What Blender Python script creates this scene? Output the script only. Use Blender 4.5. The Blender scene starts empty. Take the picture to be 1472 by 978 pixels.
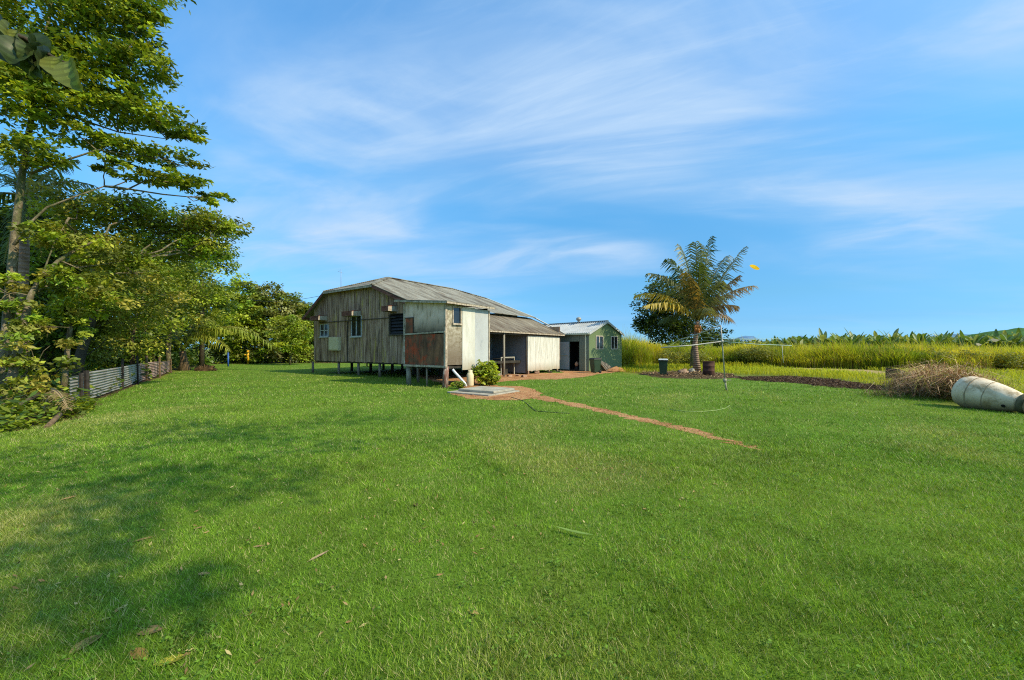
import bpy, math, random
import numpy as np
from mathutils import Vector, Matrix, Euler

rng = np.random.default_rng(11)
random.seed(11)
S = bpy.context.scene
COL = S.collection
R = math.radians

# ------------------------------------------------------------------ camera
CAM_H = 1.65; F = 580.0; CX = 736.0; HY = 502.0      # measured on the photograph (1472 x 978)
def g(px, py):
    D = CAM_H * F / (py - HY)
    return ((px - CX) / F * D, D)
def W(px, py, D):
    return np.array([(px - CX) / F * D, D, CAM_H - (py - HY) / F * D])
cam_d = bpy.data.cameras.new('camera'); cam = bpy.data.objects.new('camera', cam_d); COL.objects.link(cam)
cam.location = (0, 0, CAM_H); cam.rotation_euler = (R(90), 0, 0)
cam_d.sensor_width = 36; cam_d.lens = F / 1472 * 36; cam_d.shift_y = (HY - 489) / 1472
cam_d.clip_start = 0.05; cam_d.clip_end = 8000
S.camera = cam

# ------------------------------------------------------------------ helpers
def link(o, parent=None):
    COL.objects.link(o)
    if parent is not None: o.parent = parent
    return o
def tag(o, label=None, cat=None, group=None, kind=None):
    if label: o['label'] = label
    if cat: o['category'] = cat
    if group: o['group'] = group
    if kind: o['kind'] = kind
    return o
def thing(name, label, cat, loc=(0, 0, 0), rz=0, group=None):
    o = link(bpy.data.objects.new(name, None)); o.location = loc; o.rotation_euler = (0, 0, rz)
    o.empty_display_size = .2
    return tag(o, label, cat, group)

class MB:
    def __init__(s): s.v = []; s.f = []; s.sm = []
    def add(s, vs, fs, smooth=False):
        b = len(s.v); s.v += [tuple(map(float, p)) for p in vs]
        s.f += [tuple(i + b for i in f) for f in fs]; s.sm += [smooth] * len(fs); return s
    def hexa(s, p):
        return s.add(p, [(0, 3, 2, 1), (4, 5, 6, 7), (0, 1, 5, 4), (1, 2, 6, 5), (2, 3, 7, 6), (3, 0, 4, 7)])
    def box(s, x0, x1, y0, y1, z0, z1):
        x0, x1 = sorted((x0, x1)); y0, y1 = sorted((y0, y1)); z0, z1 = sorted((z0, z1))
        return s.hexa([(x0, y0, z0), (x1, y0, z0), (x1, y1, z0), (x0, y1, z0), (x0, y0, z1), (x1, y0, z1), (x1, y1, z1), (x0, y1, z1)])
    def bar(s, a, b, w, h):                      # rectangular bar from a to b
        a = Vector(a); b = Vector(b); d = (b - a).normalized()
        up = Vector((0, 0, 1)) if abs(d.z) < .95 else Vector((1, 0, 0))
        x = d.cross(up).normalized(); y = x.cross(d)
        P = []
        for q in (a, b):
            for i, j in ((-1, -1), (1, -1), (1, 1), (-1, 1)): P.append(q + x * (i * w / 2) + y * (j * h / 2))
        return s.hexa([P[0], P[1], P[2], P[3], P[4], P[5], P[6], P[7]])
    def tube(s, pts, r, n=8, r1=None, rs=None, cap=True):
        pts = [Vector(p) for p in pts]; m = len(pts)
        if rs is None:
            r1 = r if r1 is None else r1
            rs = [r + (r1 - r) * i / max(1, m - 1) for i in range(m)]
        vs = []; pv = None
        for i, p in enumerate(pts):
            d = (pts[min(i + 1, m - 1)] - pts[max(i - 1, 0)]).normalized()
            if pv is None:
                up = Vector((0, 0, 1)) if abs(d.z) < .9 else Vector((1, 0, 0)); x = d.cross(up).normalized()
            else:
                x = (pv - d * pv.dot(d)).normalized()
            pv = x; y = d.cross(x)
            for k in range(n):
                t = 2 * math.pi * k / n; vs.append(p + (x * math.cos(t) + y * math.sin(t)) * rs[i])
        fs = [(i * n + k, i * n + (k + 1) % n, (i + 1) * n + (k + 1) % n, (i + 1) * n + k) for i in range(m - 1) for k in range(n)]
        s.add(vs, fs, True)
        if cap:
            b = len(s.v) - m * n
            s.f += [tuple(b + k for k in reversed(range(n))), tuple(b + (m - 1) * n + k for k in range(n))]; s.sm += [False, False]
        return s
    def lathe(s, prof, n=24, axis='z'):          # prof: list of (r, z)
        vs = []
        for r, z in prof:
            for k in range(n):
                t = 2 * math.pi * k / n
                p = (r * math.cos(t), r * math.sin(t), z)
                vs.append(p if axis == 'z' else (p[2], p[0], p[1]))
        m = len(prof)
        s.add(vs, [(i * n + k, i * n + (k + 1) % n, (i + 1) * n + (k + 1) % n, (i + 1) * n + k) for i in range(m - 1) for k in range(n)], True)
        return s
    def slab(s, poly, th):                       # 3-D polygon, extruded straight down by th
        n = len(poly); lo = [(p[0], p[1], p[2] - th) for p in poly]
        return s.add(list(poly) + lo, [tuple(range(n)), tuple(reversed(range(n, 2 * n)))] + [(i, i + n, (i + 1) % n + n, (i + 1) % n) for i in range(n)])
    def build(s, name, m, parent=None, bevel=0):
        me = bpy.data.meshes.new(name); me.from_pydata(s.v, [], s.f); me.update()
        me.polygons.foreach_set('use_smooth', s.sm)
        me.materials.append(m)
        o = link(bpy.data.objects.new(name, me), parent)
        if bevel:
            b = o.modifiers.new('bevel', 'BEVEL'); b.width = bevel; b.segments = 2; b.limit_method = 'ANGLE'
        return o

def np_obj(name, V, Fa, tint, m, parent=None, smooth=False):
    me = bpy.data.meshes.new(name); n = len(V); k = Fa.shape[1]; q = len(Fa)
    me.vertices.add(n); me.vertices.foreach_set('co', np.ascontiguousarray(V, np.float32).ravel())
    me.loops.add(q * k); me.loops.foreach_set('vertex_index', np.ascontiguousarray(Fa, np.int32).ravel())
    me.polygons.add(q); me.polygons.foreach_set('loop_start', np.arange(0, q * k, k, dtype=np.int32))
    if smooth: me.polygons.foreach_set('use_smooth', np.ones(q, bool))
    me.update(calc_edges=True)
    a = me.attributes.new('tint', 'FLOAT_COLOR', 'FACE')
    c = np.ones((q, 4), np.float32); c[:, :3] = tint; a.data.foreach_set('color', c.ravel())
    me.materials.append(m)
    return link(bpy.data.objects.new(name, me), parent)

def unit(a): return a / np.maximum(np.linalg.norm(a, axis=-1, keepdims=True), 1e-9)
def fnoise(x, y, sc, seed=0):                    # cheap smooth noise in about -1..1
    r = np.random.default_rng(seed); o = 0
    for k in range(7):
        a = r.uniform(0, 6.28); f = sc * r.uniform(.5, 2.2); o = o + np.sin((x * math.cos(a) + y * math.sin(a)) * f + r.uniform(0, 6.28) + 1.3 * np.sin((x * math.sin(a) - y * math.cos(a)) * f * .7 + k))
    return o / 4.2
def in_poly(x, y, poly):
    c = np.zeros(len(x), bool); n = len(poly)
    for i in range(n):
        x0, y0 = poly[i]; x1, y1 = poly[(i + 1) % n]
        if y0 == y1: continue
        c ^= ((y0 > y) != (y1 > y)) & (x < (x1 - x0) * (y - y0) / (y1 - y0) + x0)
    return c

# ------------------------------------------------------------------ materials
def newmat(name):
    m = bpy.data.materials.new(name); m.use_nodes = True; nt = m.node_tree
    return m, nt, nt.nodes['Principled BSDF']
def nd(nt, t, **kw):
    n = nt.nodes.new(t)
    for k, v in kw.items():
        if k in n.inputs: n.inputs[k].default_value = v
        else: setattr(n, k, v)
    return n
def ramp(nt, stops):
    r = nt.nodes.new('ShaderNodeValToRGB'); e = r.color_ramp.elements
    while len(e) < len(stops): e.new(.5)
    for el, (p, c) in zip(e, stops): el.position = p; el.color = (*c, 1)
    return r
def mat(name, stops, scale=3, stretch=(1, 1, 1), rough=.8, detail=6, bump=.15, bscale=None, spots=None, metal=0, wave=None, spec=.3, low=None):
    """noise-driven colour (stops = ramp) on object coordinates; spots = (colour, scale, threshold, stretch); wave = (axis, bands per metre, depth)
       low = (z0, z1, colour): stain fading in towards the bottom"""
    m, nt, b = newmat(name); L = nt.links.new
    tc = nd(nt, 'ShaderNodeTexCoord'); mp = nd(nt, 'ShaderNodeMapping'); mp.inputs['Scale'].default_value = stretch
    L(tc.outputs['Object'], mp.inputs['Vector'])
    n = nd(nt, 'ShaderNodeTexNoise', Scale=scale, Detail=detail, Roughness=.65); L(mp.outputs[0], n.inputs['Vector'])
    r = ramp(nt, stops); L(n.outputs['Fac'], r.inputs[0]); colr = r.outputs[0]
    if spots:
        for sp in (spots if isinstance(spots, list) else [spots]):
            c2, s2, th, st = sp
            mp2 = nd(nt, 'ShaderNodeMapping'); mp2.inputs['Scale'].default_value = st; mp2.inputs['Location'].default_value = (3.1, 7.7, th * 9)
            L(tc.outputs['Object'], mp2.inputs['Vector'])
            n2 = nd(nt, 'ShaderNodeTexNoise', Scale=s2, Detail=8, Roughness=.7); L(mp2.outputs[0], n2.inputs['Vector'])
            r2 = ramp(nt, [(th - .04, (0, 0, 0)), (th + .08, (1, 1, 1))]); L(n2.outputs['Fac'], r2.inputs[0])
            mx = nd(nt, 'ShaderNodeMix', data_type='RGBA'); L(r2.outputs[0], mx.inputs[0]); L(colr, mx.inputs[6]); mx.inputs[7].default_value = (*c2, 1); colr = mx.outputs[2]
    if low:
        sx = nd(nt, 'ShaderNodeSeparateXYZ'); L(tc.outputs['Object'], sx.inputs[0])
        ad = nd(nt, 'ShaderNodeMath', operation='MULTIPLY_ADD'); L(n.outputs['Fac'], ad.inputs[0]); ad.inputs[1].default_value = -(low[1] - low[0]) * 1.6; L(sx.outputs[2], ad.inputs[2])
        mr = nd(nt, 'ShaderNodeMapRange'); mr.inputs[1].default_value = low[0] - .8 * (low[1] - low[0]); mr.inputs[2].default_value = low[1] - .8 * (low[1] - low[0]); mr.inputs[3].default_value = .85; mr.inputs[4].default_value = 0
        L(ad.outputs[0], mr.inputs[0])
        mx = nd(nt, 'ShaderNodeMix', data_type='RGBA'); L(mr.outputs[0], mx.inputs[0]); L(colr, mx.inputs[6]); mx.inputs[7].default_value = (*low[2], 1); colr = mx.outputs[2]
    L(colr, b.inputs['Base Color']); b.inputs['Roughness'].default_value = rough; b.inputs['Metallic'].default_value = metal
    b.inputs['Specular IOR Level'].default_value = spec
    bn = nd(nt, 'ShaderNodeBump'); bn.inputs['Strength'].default_value = bump; bn.inputs['Distance'].default_value = .03
    h = nd(nt, 'ShaderNodeTexNoise', Scale=(bscale or scale * 4), Detail=6); L(mp.outputs[0], h.inputs['Vector'])
    L(h.outputs['Fac'], bn.inputs['Height'])
    if wave:
        w = nd(nt, 'ShaderNodeTexWave', wave_type='BANDS', bands_direction=wave[0]); w.inputs['Scale'].default_value = wave[1] * 2 * math.pi / 20; w.inputs['Distortion'].default_value = 0
        L(tc.outputs['Object'], w.inputs['Vector'])
        b2 = nd(nt, 'ShaderNodeBump'); b2.inputs['Strength'].default_value = wave[2]; b2.inputs['Distance'].default_value = .05
        L(w.outputs['Fac'], b2.inputs['Height']); L(bn.outputs[0], b2.inputs['Normal']); L(b2.outputs[0], b.inputs['Normal'])
    else: L(bn.outputs[0], b.inputs['Normal'])
    return m
def leafmat(name, trans=.35, rough=.45, tc=(1.5, 1.35, .5), spec=.35):
    m, nt, b = newmat(name); L = nt.links.new
    a = nd(nt, 'ShaderNodeAttribute', attribute_name='tint')
    L(a.outputs['Color'], b.inputs['Base Color']); b.inputs['Roughness'].default_value = rough; b.inputs['Specular IOR Level'].default_value = spec
    t = nd(nt, 'ShaderNodeBsdfTranslucent'); mu = nd(nt, 'ShaderNodeMix', data_type='RGBA', blend_type='MULTIPLY'); mu.inputs[0].default_value = 1
    L(a.outputs['Color'], mu.inputs[6]); mu.inputs[7].default_value = (*tc, 1); L(mu.outputs[2], t.inputs['Color'])
    mx = nd(nt, 'ShaderNodeMixShader'); mx.inputs[0].default_value = trans
    L(b.outputs[0], mx.inputs[1]); L(t.outputs[0], mx.inputs[2]); L(mx.outputs[0], nt.nodes['Material Output'].inputs['Surface'])
    return m

M = {}
M['leaf'] = leafmat('leaf')
M['grass'] = leafmat('grass_blade', .3, .5, (1.3, 1.25, .5), .25)
M['field_grass'] = leafmat('field_grass_blade', .42, .6, (1.25, 1.2, .5), .1)
M['dry'] = leafmat('dry_stems', .15, .8, (1.1, 1, .8), .1)
M['bark_pale'] = mat('bark_pale', [(.3, (.07, .05, .028)), (.52, (.19, .145, .085)), (.75, (.36, .3, .19))], 9, (1, 1, .6), .9, bump=.8, spots=[((.09, .1, .03), 4, .52, (1, 1, .5)), ((.05, .04, .025), 6, .6, (1, 1, 1.5))])
M['bark_brown'] = mat('bark_brown', [(.3, (.06, .04, .02)), (.6, (.2, .13, .07)), (.8, (.3, .22, .13))], 7, (1, 1, .4), .9, bump=.5)
M['bark_dark'] = mat('bark_dark', [(.3, (.03, .025, .015)), (.7, (.12, .09, .055))], 7, (1, 1, .4), .9, bump=.5)
M['palm_trunk'] = mat('palm_trunk', [(.3, (.15, .085, .05)), (.6, (.33, .21, .14)), (.8, (.45, .33, .24))], 5, (1, 1, 2), .9, bump=.3, wave=('Z', 7, .6))
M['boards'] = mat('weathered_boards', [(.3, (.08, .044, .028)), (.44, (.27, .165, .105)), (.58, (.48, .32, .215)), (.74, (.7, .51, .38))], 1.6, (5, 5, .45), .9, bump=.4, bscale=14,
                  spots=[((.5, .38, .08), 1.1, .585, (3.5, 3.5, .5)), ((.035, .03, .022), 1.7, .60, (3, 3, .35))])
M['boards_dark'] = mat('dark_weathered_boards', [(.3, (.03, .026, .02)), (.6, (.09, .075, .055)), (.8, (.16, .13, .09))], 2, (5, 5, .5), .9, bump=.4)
M['roof'] = mat('weathered_roof_iron', [(.28, (.13, .115, .085)), (.45, (.26, .235, .18)), (.62, (.36, .335, .265)), (.8, (.45, .42, .34))], 1.1, (.7, 2.2, .7), .7, bump=.15,
                spots=[((.11, .085, .055), .8, .54, (.3, 1.3, .3)), ((.2, .13, .07), 2.0, .60, (.4, 1.6, .4))], wave=('Y', 9, .8))
M['roof_dark'] = mat('brown_stained_roof_iron', [(.28, (.1, .075, .05)), (.45, (.22, .175, .12)), (.62, (.33, .28, .2)), (.8, (.44, .39, .3))], 1.3, (.5, 2.2, .5), .75, bump=.2,
                spots=[((.13, .085, .05), .9, .52, (.3, 1.0, .3)), ((.4, .35, .27), 2.0, .62, (.3, 2, .3))], wave=('Y', 9, .9))
M['roof_light'] = mat('pale_metal_edge', [(.3, (.4, .38, .32)), (.7, (.62, .6, .52))], 3, rough=.6)
M['fascia'] = mat('weathered_red_fascia', [(.3, (.06, .025, .018)), (.55, (.2, .075, .05)), (.75, (.32, .2, .15))], 3, (1.5, 1.5, 4), .85)
M['trim_pale'] = mat('weathered_pale_trim', [(.3, (.13, .1, .07)), (.5, (.42, .34, .25)), (.75, (.66, .57, .46))], 5, (2, 2, 1), .85, bump=.3)
M['fibro'] = mat('stained_cream_sheet', [(.3, (.58, .4, .28)), (.6, (.84, .63, .49)), (.8, (.9, .72, .58))], 1.5, (1.6, 1.6, .7), .85, bump=.1,
                 spots=((.22, .17, .08), 2.2, .58, (3, 3, .5)), low=(2.45, 3.05, (.08, .06, .028)))
M['rusty'] = mat('rusty_dark_panel', [(.3, (.05, .027, .016)), (.48, (.15, .075, .042)), (.62, (.28, .13, .065)), (.78, (.45, .34, .24))], 1.2, (1.6, 1.6, .7), .8, bump=.25,
                 spots=[((.46, .07, .025), .9, .53, (1.3, 1.3, 1)), ((.42, .38, .32), 7, .7, (1, 1, 1))])
M['block'] = mat('stained_block_sheet', [(.32, (.14, .11, .07)), (.48, (.34, .29, .2)), (.6, (.55, .5, .39)), (.75, (.68, .64, .53))], 5, (1, 1, 1.2), .9, bump=.3, spots=((.62, .58, .48), 11, .62, (1, 1, 1.5)), low=(1.2, 2.9, (.12, .085, .055)))
M['white_sheet'] = mat('white_sheet', [(.3, (.5, .47, .39)), (.7, (.68, .65, .57))], 1.5, (1, 2, .5), .6, bump=.05, spots=[((.36, .31, .2), 3, .62, (1, 3, .4)), ((.3, .24, .15), 9, .68, (1, 1, 1))], low=(.7, 1.3, (.35, .29, .19)))
M['grey_sheet'] = mat('grey_sheet', [(.3, (.4, .4, .395)), (.7, (.5, .5, .49))], 1.2, rough=.6, bump=.05, spots=[((.29, .3, .31), 1.6, .6, (1, 1.5, .6)), ((.3, .28, .22), 5, .66, (1, 2, .5))])
M['white_boards'] = mat('peeling_white_boards', [(.25, (.4, .38, .3)), (.5, (.62, .6, .52)), (.75, (.74, .72, .65))], 2.2, (3, 3, .4), .8, bump=.25,
                        spots=[((.28, .27, .24), 2.2, .6, (5, 5, .6)), ((.36, .26, .15), 4, .7, (2, 2, 1))], low=(.1, .75, (.33, .24, .14)))
M['post_red'] = mat('flaking_red_post', [(.3, (.12, .05, .035)), (.5, (.24, .12, .09)), (.62, (.45, .4, .33)), (.8, (.55, .5, .42))], 6, (1.5, 1.5, .5), .9, bump=.4)
M['stump'] = mat('grey_stump', [(.3, (.13, .1, .075)), (.7, (.34, .28, .21))], 5, (2, 2, .5), .9, bump=.3)
M['interior'] = mat('dark_interior', [(.3, (.13, .15, .17)), (.7, (.23, .25, .27))], 1, rough=.9)
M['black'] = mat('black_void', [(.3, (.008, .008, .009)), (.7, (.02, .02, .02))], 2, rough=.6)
M['glass'] = mat('dark_window_glass', [(.3, (.008, .01, .012)), (.7, (.03, .033, .035))], 2, rough=.08, bump=.02, spec=.6)
M['frame_white'] = mat('white_window_frame', [(.3, (.42, .42, .4)), (.7, (.62, .62, .58))], 5, rough=.6)
M['frame_pink'] = mat('pale_window_frame', [(.3, (.5, .42, .34)), (.7, (.66, .56, .47))], 5, rough=.6)
M['meter'] = mat('cream_meter_box', [(.3, (.6, .5, .3)), (.7, (.72, .62, .4))], 4, rough=.6)
M['pvc'] = mat('white_pipe', [(.3, (.6, .6, .6)), (.7, (.76, .76, .76))], 4, rough=.4)
M['galv'] = mat('galvanised_pipe', [(.3, (.25, .24, .21)), (.7, (.46, .44, .39))], 9, rough=.5, metal=.3)
M['galv_yellow'] = mat('weathered_post_pipe', [(.3, (.22, .2, .12)), (.7, (.42, .39, .27))], 7, rough=.6)
M['concrete'] = mat('worn_concrete', [(.3, (.25, .22, .17)), (.6, (.42, .38, .3)), (.8, (.52, .48, .39))], 2, rough=.9, bump=.2, spots=((.2, .18, .12), 3, .63, (1, 1, 1)))
M['shed_green'] = mat('green_sheet_metal', [(.3, (.13, .18, .085)), (.7, (.155, .21, .1))], 1.2, rough=.5, bump=.04)
M['shed_dark'] = mat('dark_green_ribbed_metal', [(.3, (.13, .165, .13)), (.7, (.165, .205, .165))], 1.2, rough=.5, bump=.04)
M['shed_roof'] = mat('pale_metal_roof', [(.3, (.42, .43, .43)), (.7, (.6, .61, .61))], 1.3, (1, .6, 1), .4, bump=.05, metal=.2)
M['door_grey'] = mat('grey_metal_door', [(.3, (.42, .42, .42)), (.7, (.5, .5, .5))], 2, rough=.5)
M['cream_trim'] = mat('cream_green_trim', [(.3, (.42, .46, .33)), (.7, (.5, .54, .4))], 3, rough=.5)
M['bin_green'] = mat('dark_green_plastic', [(.3, (.02, .04, .022)), (.7, (.035, .06, .032))], 3, rough=.45, bump=.04)
M['bin_black'] = mat('black_plastic', [(.3, (.008, .008, .011)), (.7, (.016, .016, .02))], 3, rough=.55, bump=.03)
M['bin_white'] = mat('white_plastic', [(.3, (.55, .58, .58)), (.7, (.68, .7, .7))], 3, rough=.4)
M['rust_drum'] = mat('rusted_drum_steel', [(.3, (.035, .018, .013)), (.55, (.09, .04, .027)), (.8, (.16, .075, .045))], 4, (1, 1, .7), .85, bump=.3)
M['mixer'] = mat('weathered_white_steel', [(.3, (.42, .3, .17)), (.48, (.68, .53, .36)), (.7, (.85, .71, .53))], 2.2, rough=.75, bump=.3,
                 spots=[((.36, .26, .14), 2.6, .56, (1, 1, 1)), ((.2, .13, .07), 5, .64, (1, 1, 1))], low=(.05, .4, (.26, .17, .08)))
M['moss'] = mat('mossy_dark_band', [(.3, (.06, .055, .03)), (.7, (.17, .15, .08))], 8, rough=.95, bump=.4)
M['iron_silver'] = mat('weathered_silver_iron', [(.3, (.2, .17, .13)), (.5, (.36, .33, .28)), (.75, (.5, .47, .41))], 1.3, (1, 1, 1), .5, metal=.25, spots=((.26, .2, .14), 2.5, .64, (1, 1, 1)))
M['iron_rust'] = mat('pinkish_rusted_iron', [(.3, (.2, .11, .08)), (.6, (.4, .28, .23)), (.8, (.5, .41, .36))], 2, (1, 1, 1), .8)
M['picket'] = mat('dark_steel_picket', [(.3, (.015, .013, .012)), (.7, (.06, .045, .035))], 8, rough=.8)
M['timber_grey'] = mat('grey_old_timber', [(.3, (.14, .12, .09)), (.6, (.3, .27, .21)), (.8, (.42, .38, .3))], 4, (3, 3, .6), .9, bump=.4)
M['timber_dark'] = mat('dark_timber', [(.3, (.02, .018, .014)), (.7, (.07, .06, .045))], 4, rough=.9)
M['timber_pale'] = mat('pale_timber_rail', [(.3, (.3, .28, .22)), (.7, (.5, .46, .36))], 4, rough=.8)
M['blue'] = mat('blue_paint', [(.3, (.02, .07, .3)), (.7, (.04, .12, .42))], 5, rough=.5)
M['yellow'] = mat('yellow_paint', [(.3, (.6, .3, .01)), (.7, (.75, .42, .02))], 5, rough=.5)
M['tan'] = mat('tan_plastic', [(.3, (.5, .25, .14)), (.7, (.6, .36, .22))], 5, rough=.5)
M['hose_green'] = mat('pale_green_hose', [(.3, (.24, .33, .1)), (.7, (.36, .44, .16))], 6, rough=.5)
M['hose_dark'] = mat('dark_green_hose', [(.3, (.03, .05, .02)), (.7, (.06, .085, .03))], 6, rough=.5)
M['wire'] = mat('dark_wire', [(.3, (.05, .05, .05)), (.7, (.1, .1, .1))], 6, rough=.6)
M['line'] = mat('pale_green_line', [(.3, (.25, .36, .28)), (.7, (.4, .5, .42))], 6, rough=.5)
M['brick'] = mat('dusty_brick_rubble', [(.3, (.24, .13, .08)), (.7, (.44, .3, .2))], 6, rough=.9, bump=.3)
M['coconut'] = mat('orange_coconut', [(.3, (.3, .1, .02)), (.7, (.5, .2, .04))], 5, rough=.5)

# ------------------------------------------------------------------ world and sun
SUN_EL, L_H = R(39), np.array([.87, -.49])
w = bpy.data.worlds.new('World'); S.world = w; w.use_nodes = True; nt = w.node_tree; L = nt.links.new
bg = nt.nodes['Background']
sky = nd(nt, 'ShaderNodeTexSky'); sky.sky_type = 'NISHITA'; sky.sun_disc = False
sky.sun_elevation = SUN_EL; sky.sun_rotation = math.atan2(L_H[0], L_H[1]); sky.dust_density = .6; sky.ozone_density = 2.2; sky.air_density = 1.0
hs = nd(nt, 'ShaderNodeHueSaturation'); hs.inputs['Saturation'].default_value = 1.12; hs.inputs['Value'].default_value = 1.45
L(sky.outputs[0], hs.inputs['Color'])
tc = nd(nt, 'ShaderNodeTexCoord'); sx = nd(nt, 'ShaderNodeSeparateXYZ'); L(tc.outputs['Generated'], sx.inputs[0])
mz = nd(nt, 'ShaderNodeMath', operation='MAXIMUM'); L(sx.outputs[2], mz.inputs[0]); mz.inputs[1].default_value = .0
az = nd(nt, 'ShaderNodeMath', operation='ADD'); L(mz.outputs[0], az.inputs[0]); az.inputs[1].default_value = .13
dx = nd(nt, 'ShaderNodeMath', operation='DIVIDE'); L(sx.outputs[0], dx.inputs[0]); L(az.outputs[0], dx.inputs[1])
dy = nd(nt, 'ShaderNodeMath', operation='DIVIDE'); L(sx.outputs[1], dy.inputs[0]); L(az.outputs[0], dy.inputs[1])
cb = nd(nt, 'ShaderNodeCombineXYZ'); L(dx.outputs[0], cb.inputs[0]); L(dy.outputs[0], cb.inputs[1])
def cloud(rot, sc, nscale, lo, hi, loc, rough=.6, dist=.8):
    mp0 = nd(nt, 'ShaderNodeMapping'); mp0.inputs['Rotation'].default_value = (0, 0, R(rot)); mp0.inputs['Location'].default_value = loc
    L(cb.outputs[0], mp0.inputs[0])
    mp = nd(nt, 'ShaderNodeMapping'); mp.inputs['Scale'].default_value = sc; L(mp0.outputs[0], mp.inputs[0])
    n = nd(nt, 'ShaderNodeTexNoise', Scale=nscale, Detail=9, Roughness=rough, Distortion=dist); L(mp.outputs[0], n.inputs['Vector'])
    mr = nd(nt, 'ShaderNodeMapRange', interpolation_type='SMOOTHSTEP'); mr.inputs[1].default_value = lo; mr.inputs[2].default_value = hi; L(n.outputs['Fac'], mr.inputs[0])
    return mr.outputs[0]
c1 = cloud(14, (.5, 1.0, 1), 1.5, .36, .76, (.35, .1, 0), .52, 1.4)
c2 = cloud(24, (.3, 1.2, 1), 3.2, .42, .8, (2.3, 1.4, 0), .66, 1.6)
c3 = cloud(10, (.5, 1.0, 1), .8, .36, .62, (5.2, .7, 0), .45, .4)
mu = nd(nt, 'ShaderNodeMath', operation='MULTIPLY_ADD'); L(c2, mu.inputs[0]); mu.inputs[1].default_value = .32; L(c1, mu.inputs[2])
mm = nd(nt, 'ShaderNodeMath', operation='MULTIPLY'); L(mu.outputs[0], mm.inputs[0]); L(c3, mm.inputs[1])
mv = nd(nt, 'ShaderNodeMath', operation='MULTIPLY_ADD'); L(c3, mv.inputs[0]); mv.inputs[1].default_value = .38; L(mm.outputs[0], mv.inputs[2])
mk = nd(nt, 'ShaderNodeMath', operation='MULTIPLY'); mf = nd(nt, 'ShaderNodeMapRange', interpolation_type='SMOOTHSTEP'); mf.inputs[1].default_value = .03; mf.inputs[2].default_value = .3; mf.inputs[3].default_value = .12; mf.inputs[4].default_value = .82; L(sx.outputs[2], mf.inputs[0])
L(mv.outputs[0], mk.inputs[0]); L(mf.outputs[0], mk.inputs[1]); mk.use_clamp = True
zst = [(.0, (.27, .60, 1.35)), (.025, (.27, .57, 1.2)), (.06, (.247, .483, .907)), (.12, (.32, .555, .80)), (.25, (.46, .76, .94)), (.38, (.56, 1.0, 1.17)), (.5, (.54, 1.08, 1.35)), (.64, (.53, 1.2, 1.5)), (.78, (1.3, 1.5, 1.4)), (1.0, (3.0, 2.1, 1.3))]  # top stops: whitening added overhead, out of view, to neutralise the blue fill light
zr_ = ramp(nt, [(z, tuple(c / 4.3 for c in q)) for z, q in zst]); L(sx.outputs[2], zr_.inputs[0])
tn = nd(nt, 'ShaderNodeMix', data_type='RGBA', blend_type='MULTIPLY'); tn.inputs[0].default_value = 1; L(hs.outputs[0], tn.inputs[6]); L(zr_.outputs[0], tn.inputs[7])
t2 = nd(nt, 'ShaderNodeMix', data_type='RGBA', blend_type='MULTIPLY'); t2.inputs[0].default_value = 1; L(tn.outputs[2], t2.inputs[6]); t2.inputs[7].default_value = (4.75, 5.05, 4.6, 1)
mx = nd(nt, 'ShaderNodeMix', data_type='RGBA'); L(mk.outputs[0], mx.inputs[0]); L(t2.outputs[2], mx.inputs[6]); mx.inputs[7].default_value = (3.9, 5.4, 7.3, 1)
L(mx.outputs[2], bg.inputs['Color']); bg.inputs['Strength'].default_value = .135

sun_d = bpy.data.lights.new('sun', 'SUN'); sun = link(bpy.data.objects.new('sun', sun_d)); sun_d.energy = 5.0; sun_d.angle = R(.6); sun_d.color = (1, .88, .62)
lv = Vector((L_H[0] * math.cos(SUN_EL), L_H[1] * math.cos(SUN_EL), math.sin(SUN_EL)))
sun.rotation_euler = lv.to_track_quat('Z', 'Y').to_euler(); sun.location = (30, -20, 40)

# ------------------------------------------------------------------ ground
def groundmat(name, stops, scale, stops2=None, rough=.95, bump=.3, bs=30):
    m, nt, b = newmat(name); L = nt.links.new
    gm = nd(nt, 'ShaderNodeNewGeometry')
    n = nd(nt, 'ShaderNodeTexNoise', Scale=scale, Detail=10, Roughness=.7); L(gm.outputs['Position'], n.inputs['Vector'])
    r = ramp(nt, stops); L(n.outputs['Fac'], r.inputs[0])
    n2 = nd(nt, 'ShaderNodeTexNoise', Scale=bs, Detail=8, Roughness=.75); L(gm.outputs['Position'], n2.inputs['Vector'])
    r2 = ramp(nt, [(.25, (.45, .45, .45)), (.75, (1.5, 1.5, 1.5))]); L(n2.outputs['Fac'], r2.inputs[0])
    mx = nd(nt, 'ShaderNodeMix', data_type='RGBA', blend_type='MULTIPLY'); mx.inputs[0].default_value = 1; L(r.outputs[0], mx.inputs[6]); L(r2.outputs[0], mx.inputs[7])
    L(mx.outputs[2], b.inputs['Base Color']); b.inputs['Roughness'].default_value = rough; b.inputs['Specular IOR Level'].default_value = .1
    bp = nd(nt, 'ShaderNodeBump'); bp.inputs['Strength'].default_value = bump; bp.inputs['Distance'].default_value = .05; L(n2.outputs['Fac'], bp.inputs['Height']); L(bp.outputs[0], b.inputs['Normal'])
    return m
M['field'] = groundmat('field_ground', [(.3, (.10, .12, .02)), (.5, (.16, .19, .03)), (.7, (.24, .25, .05))], .15)
M['lawn'] = groundmat('lawn_ground', [(.3, (.075, .14, .014)), (.5, (.11, .19, .02)), (.7, (.17, .23, .034))], .5, bs=40)
M['soil'] = groundmat('orange_soil', [(.3, (.2, .085, .035)), (.45, (.4, .19, .085)), (.58, (.5, .27, .13)), (.72, (.24, .2, .05))], 1.3, bs=14, bump=.6)
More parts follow.
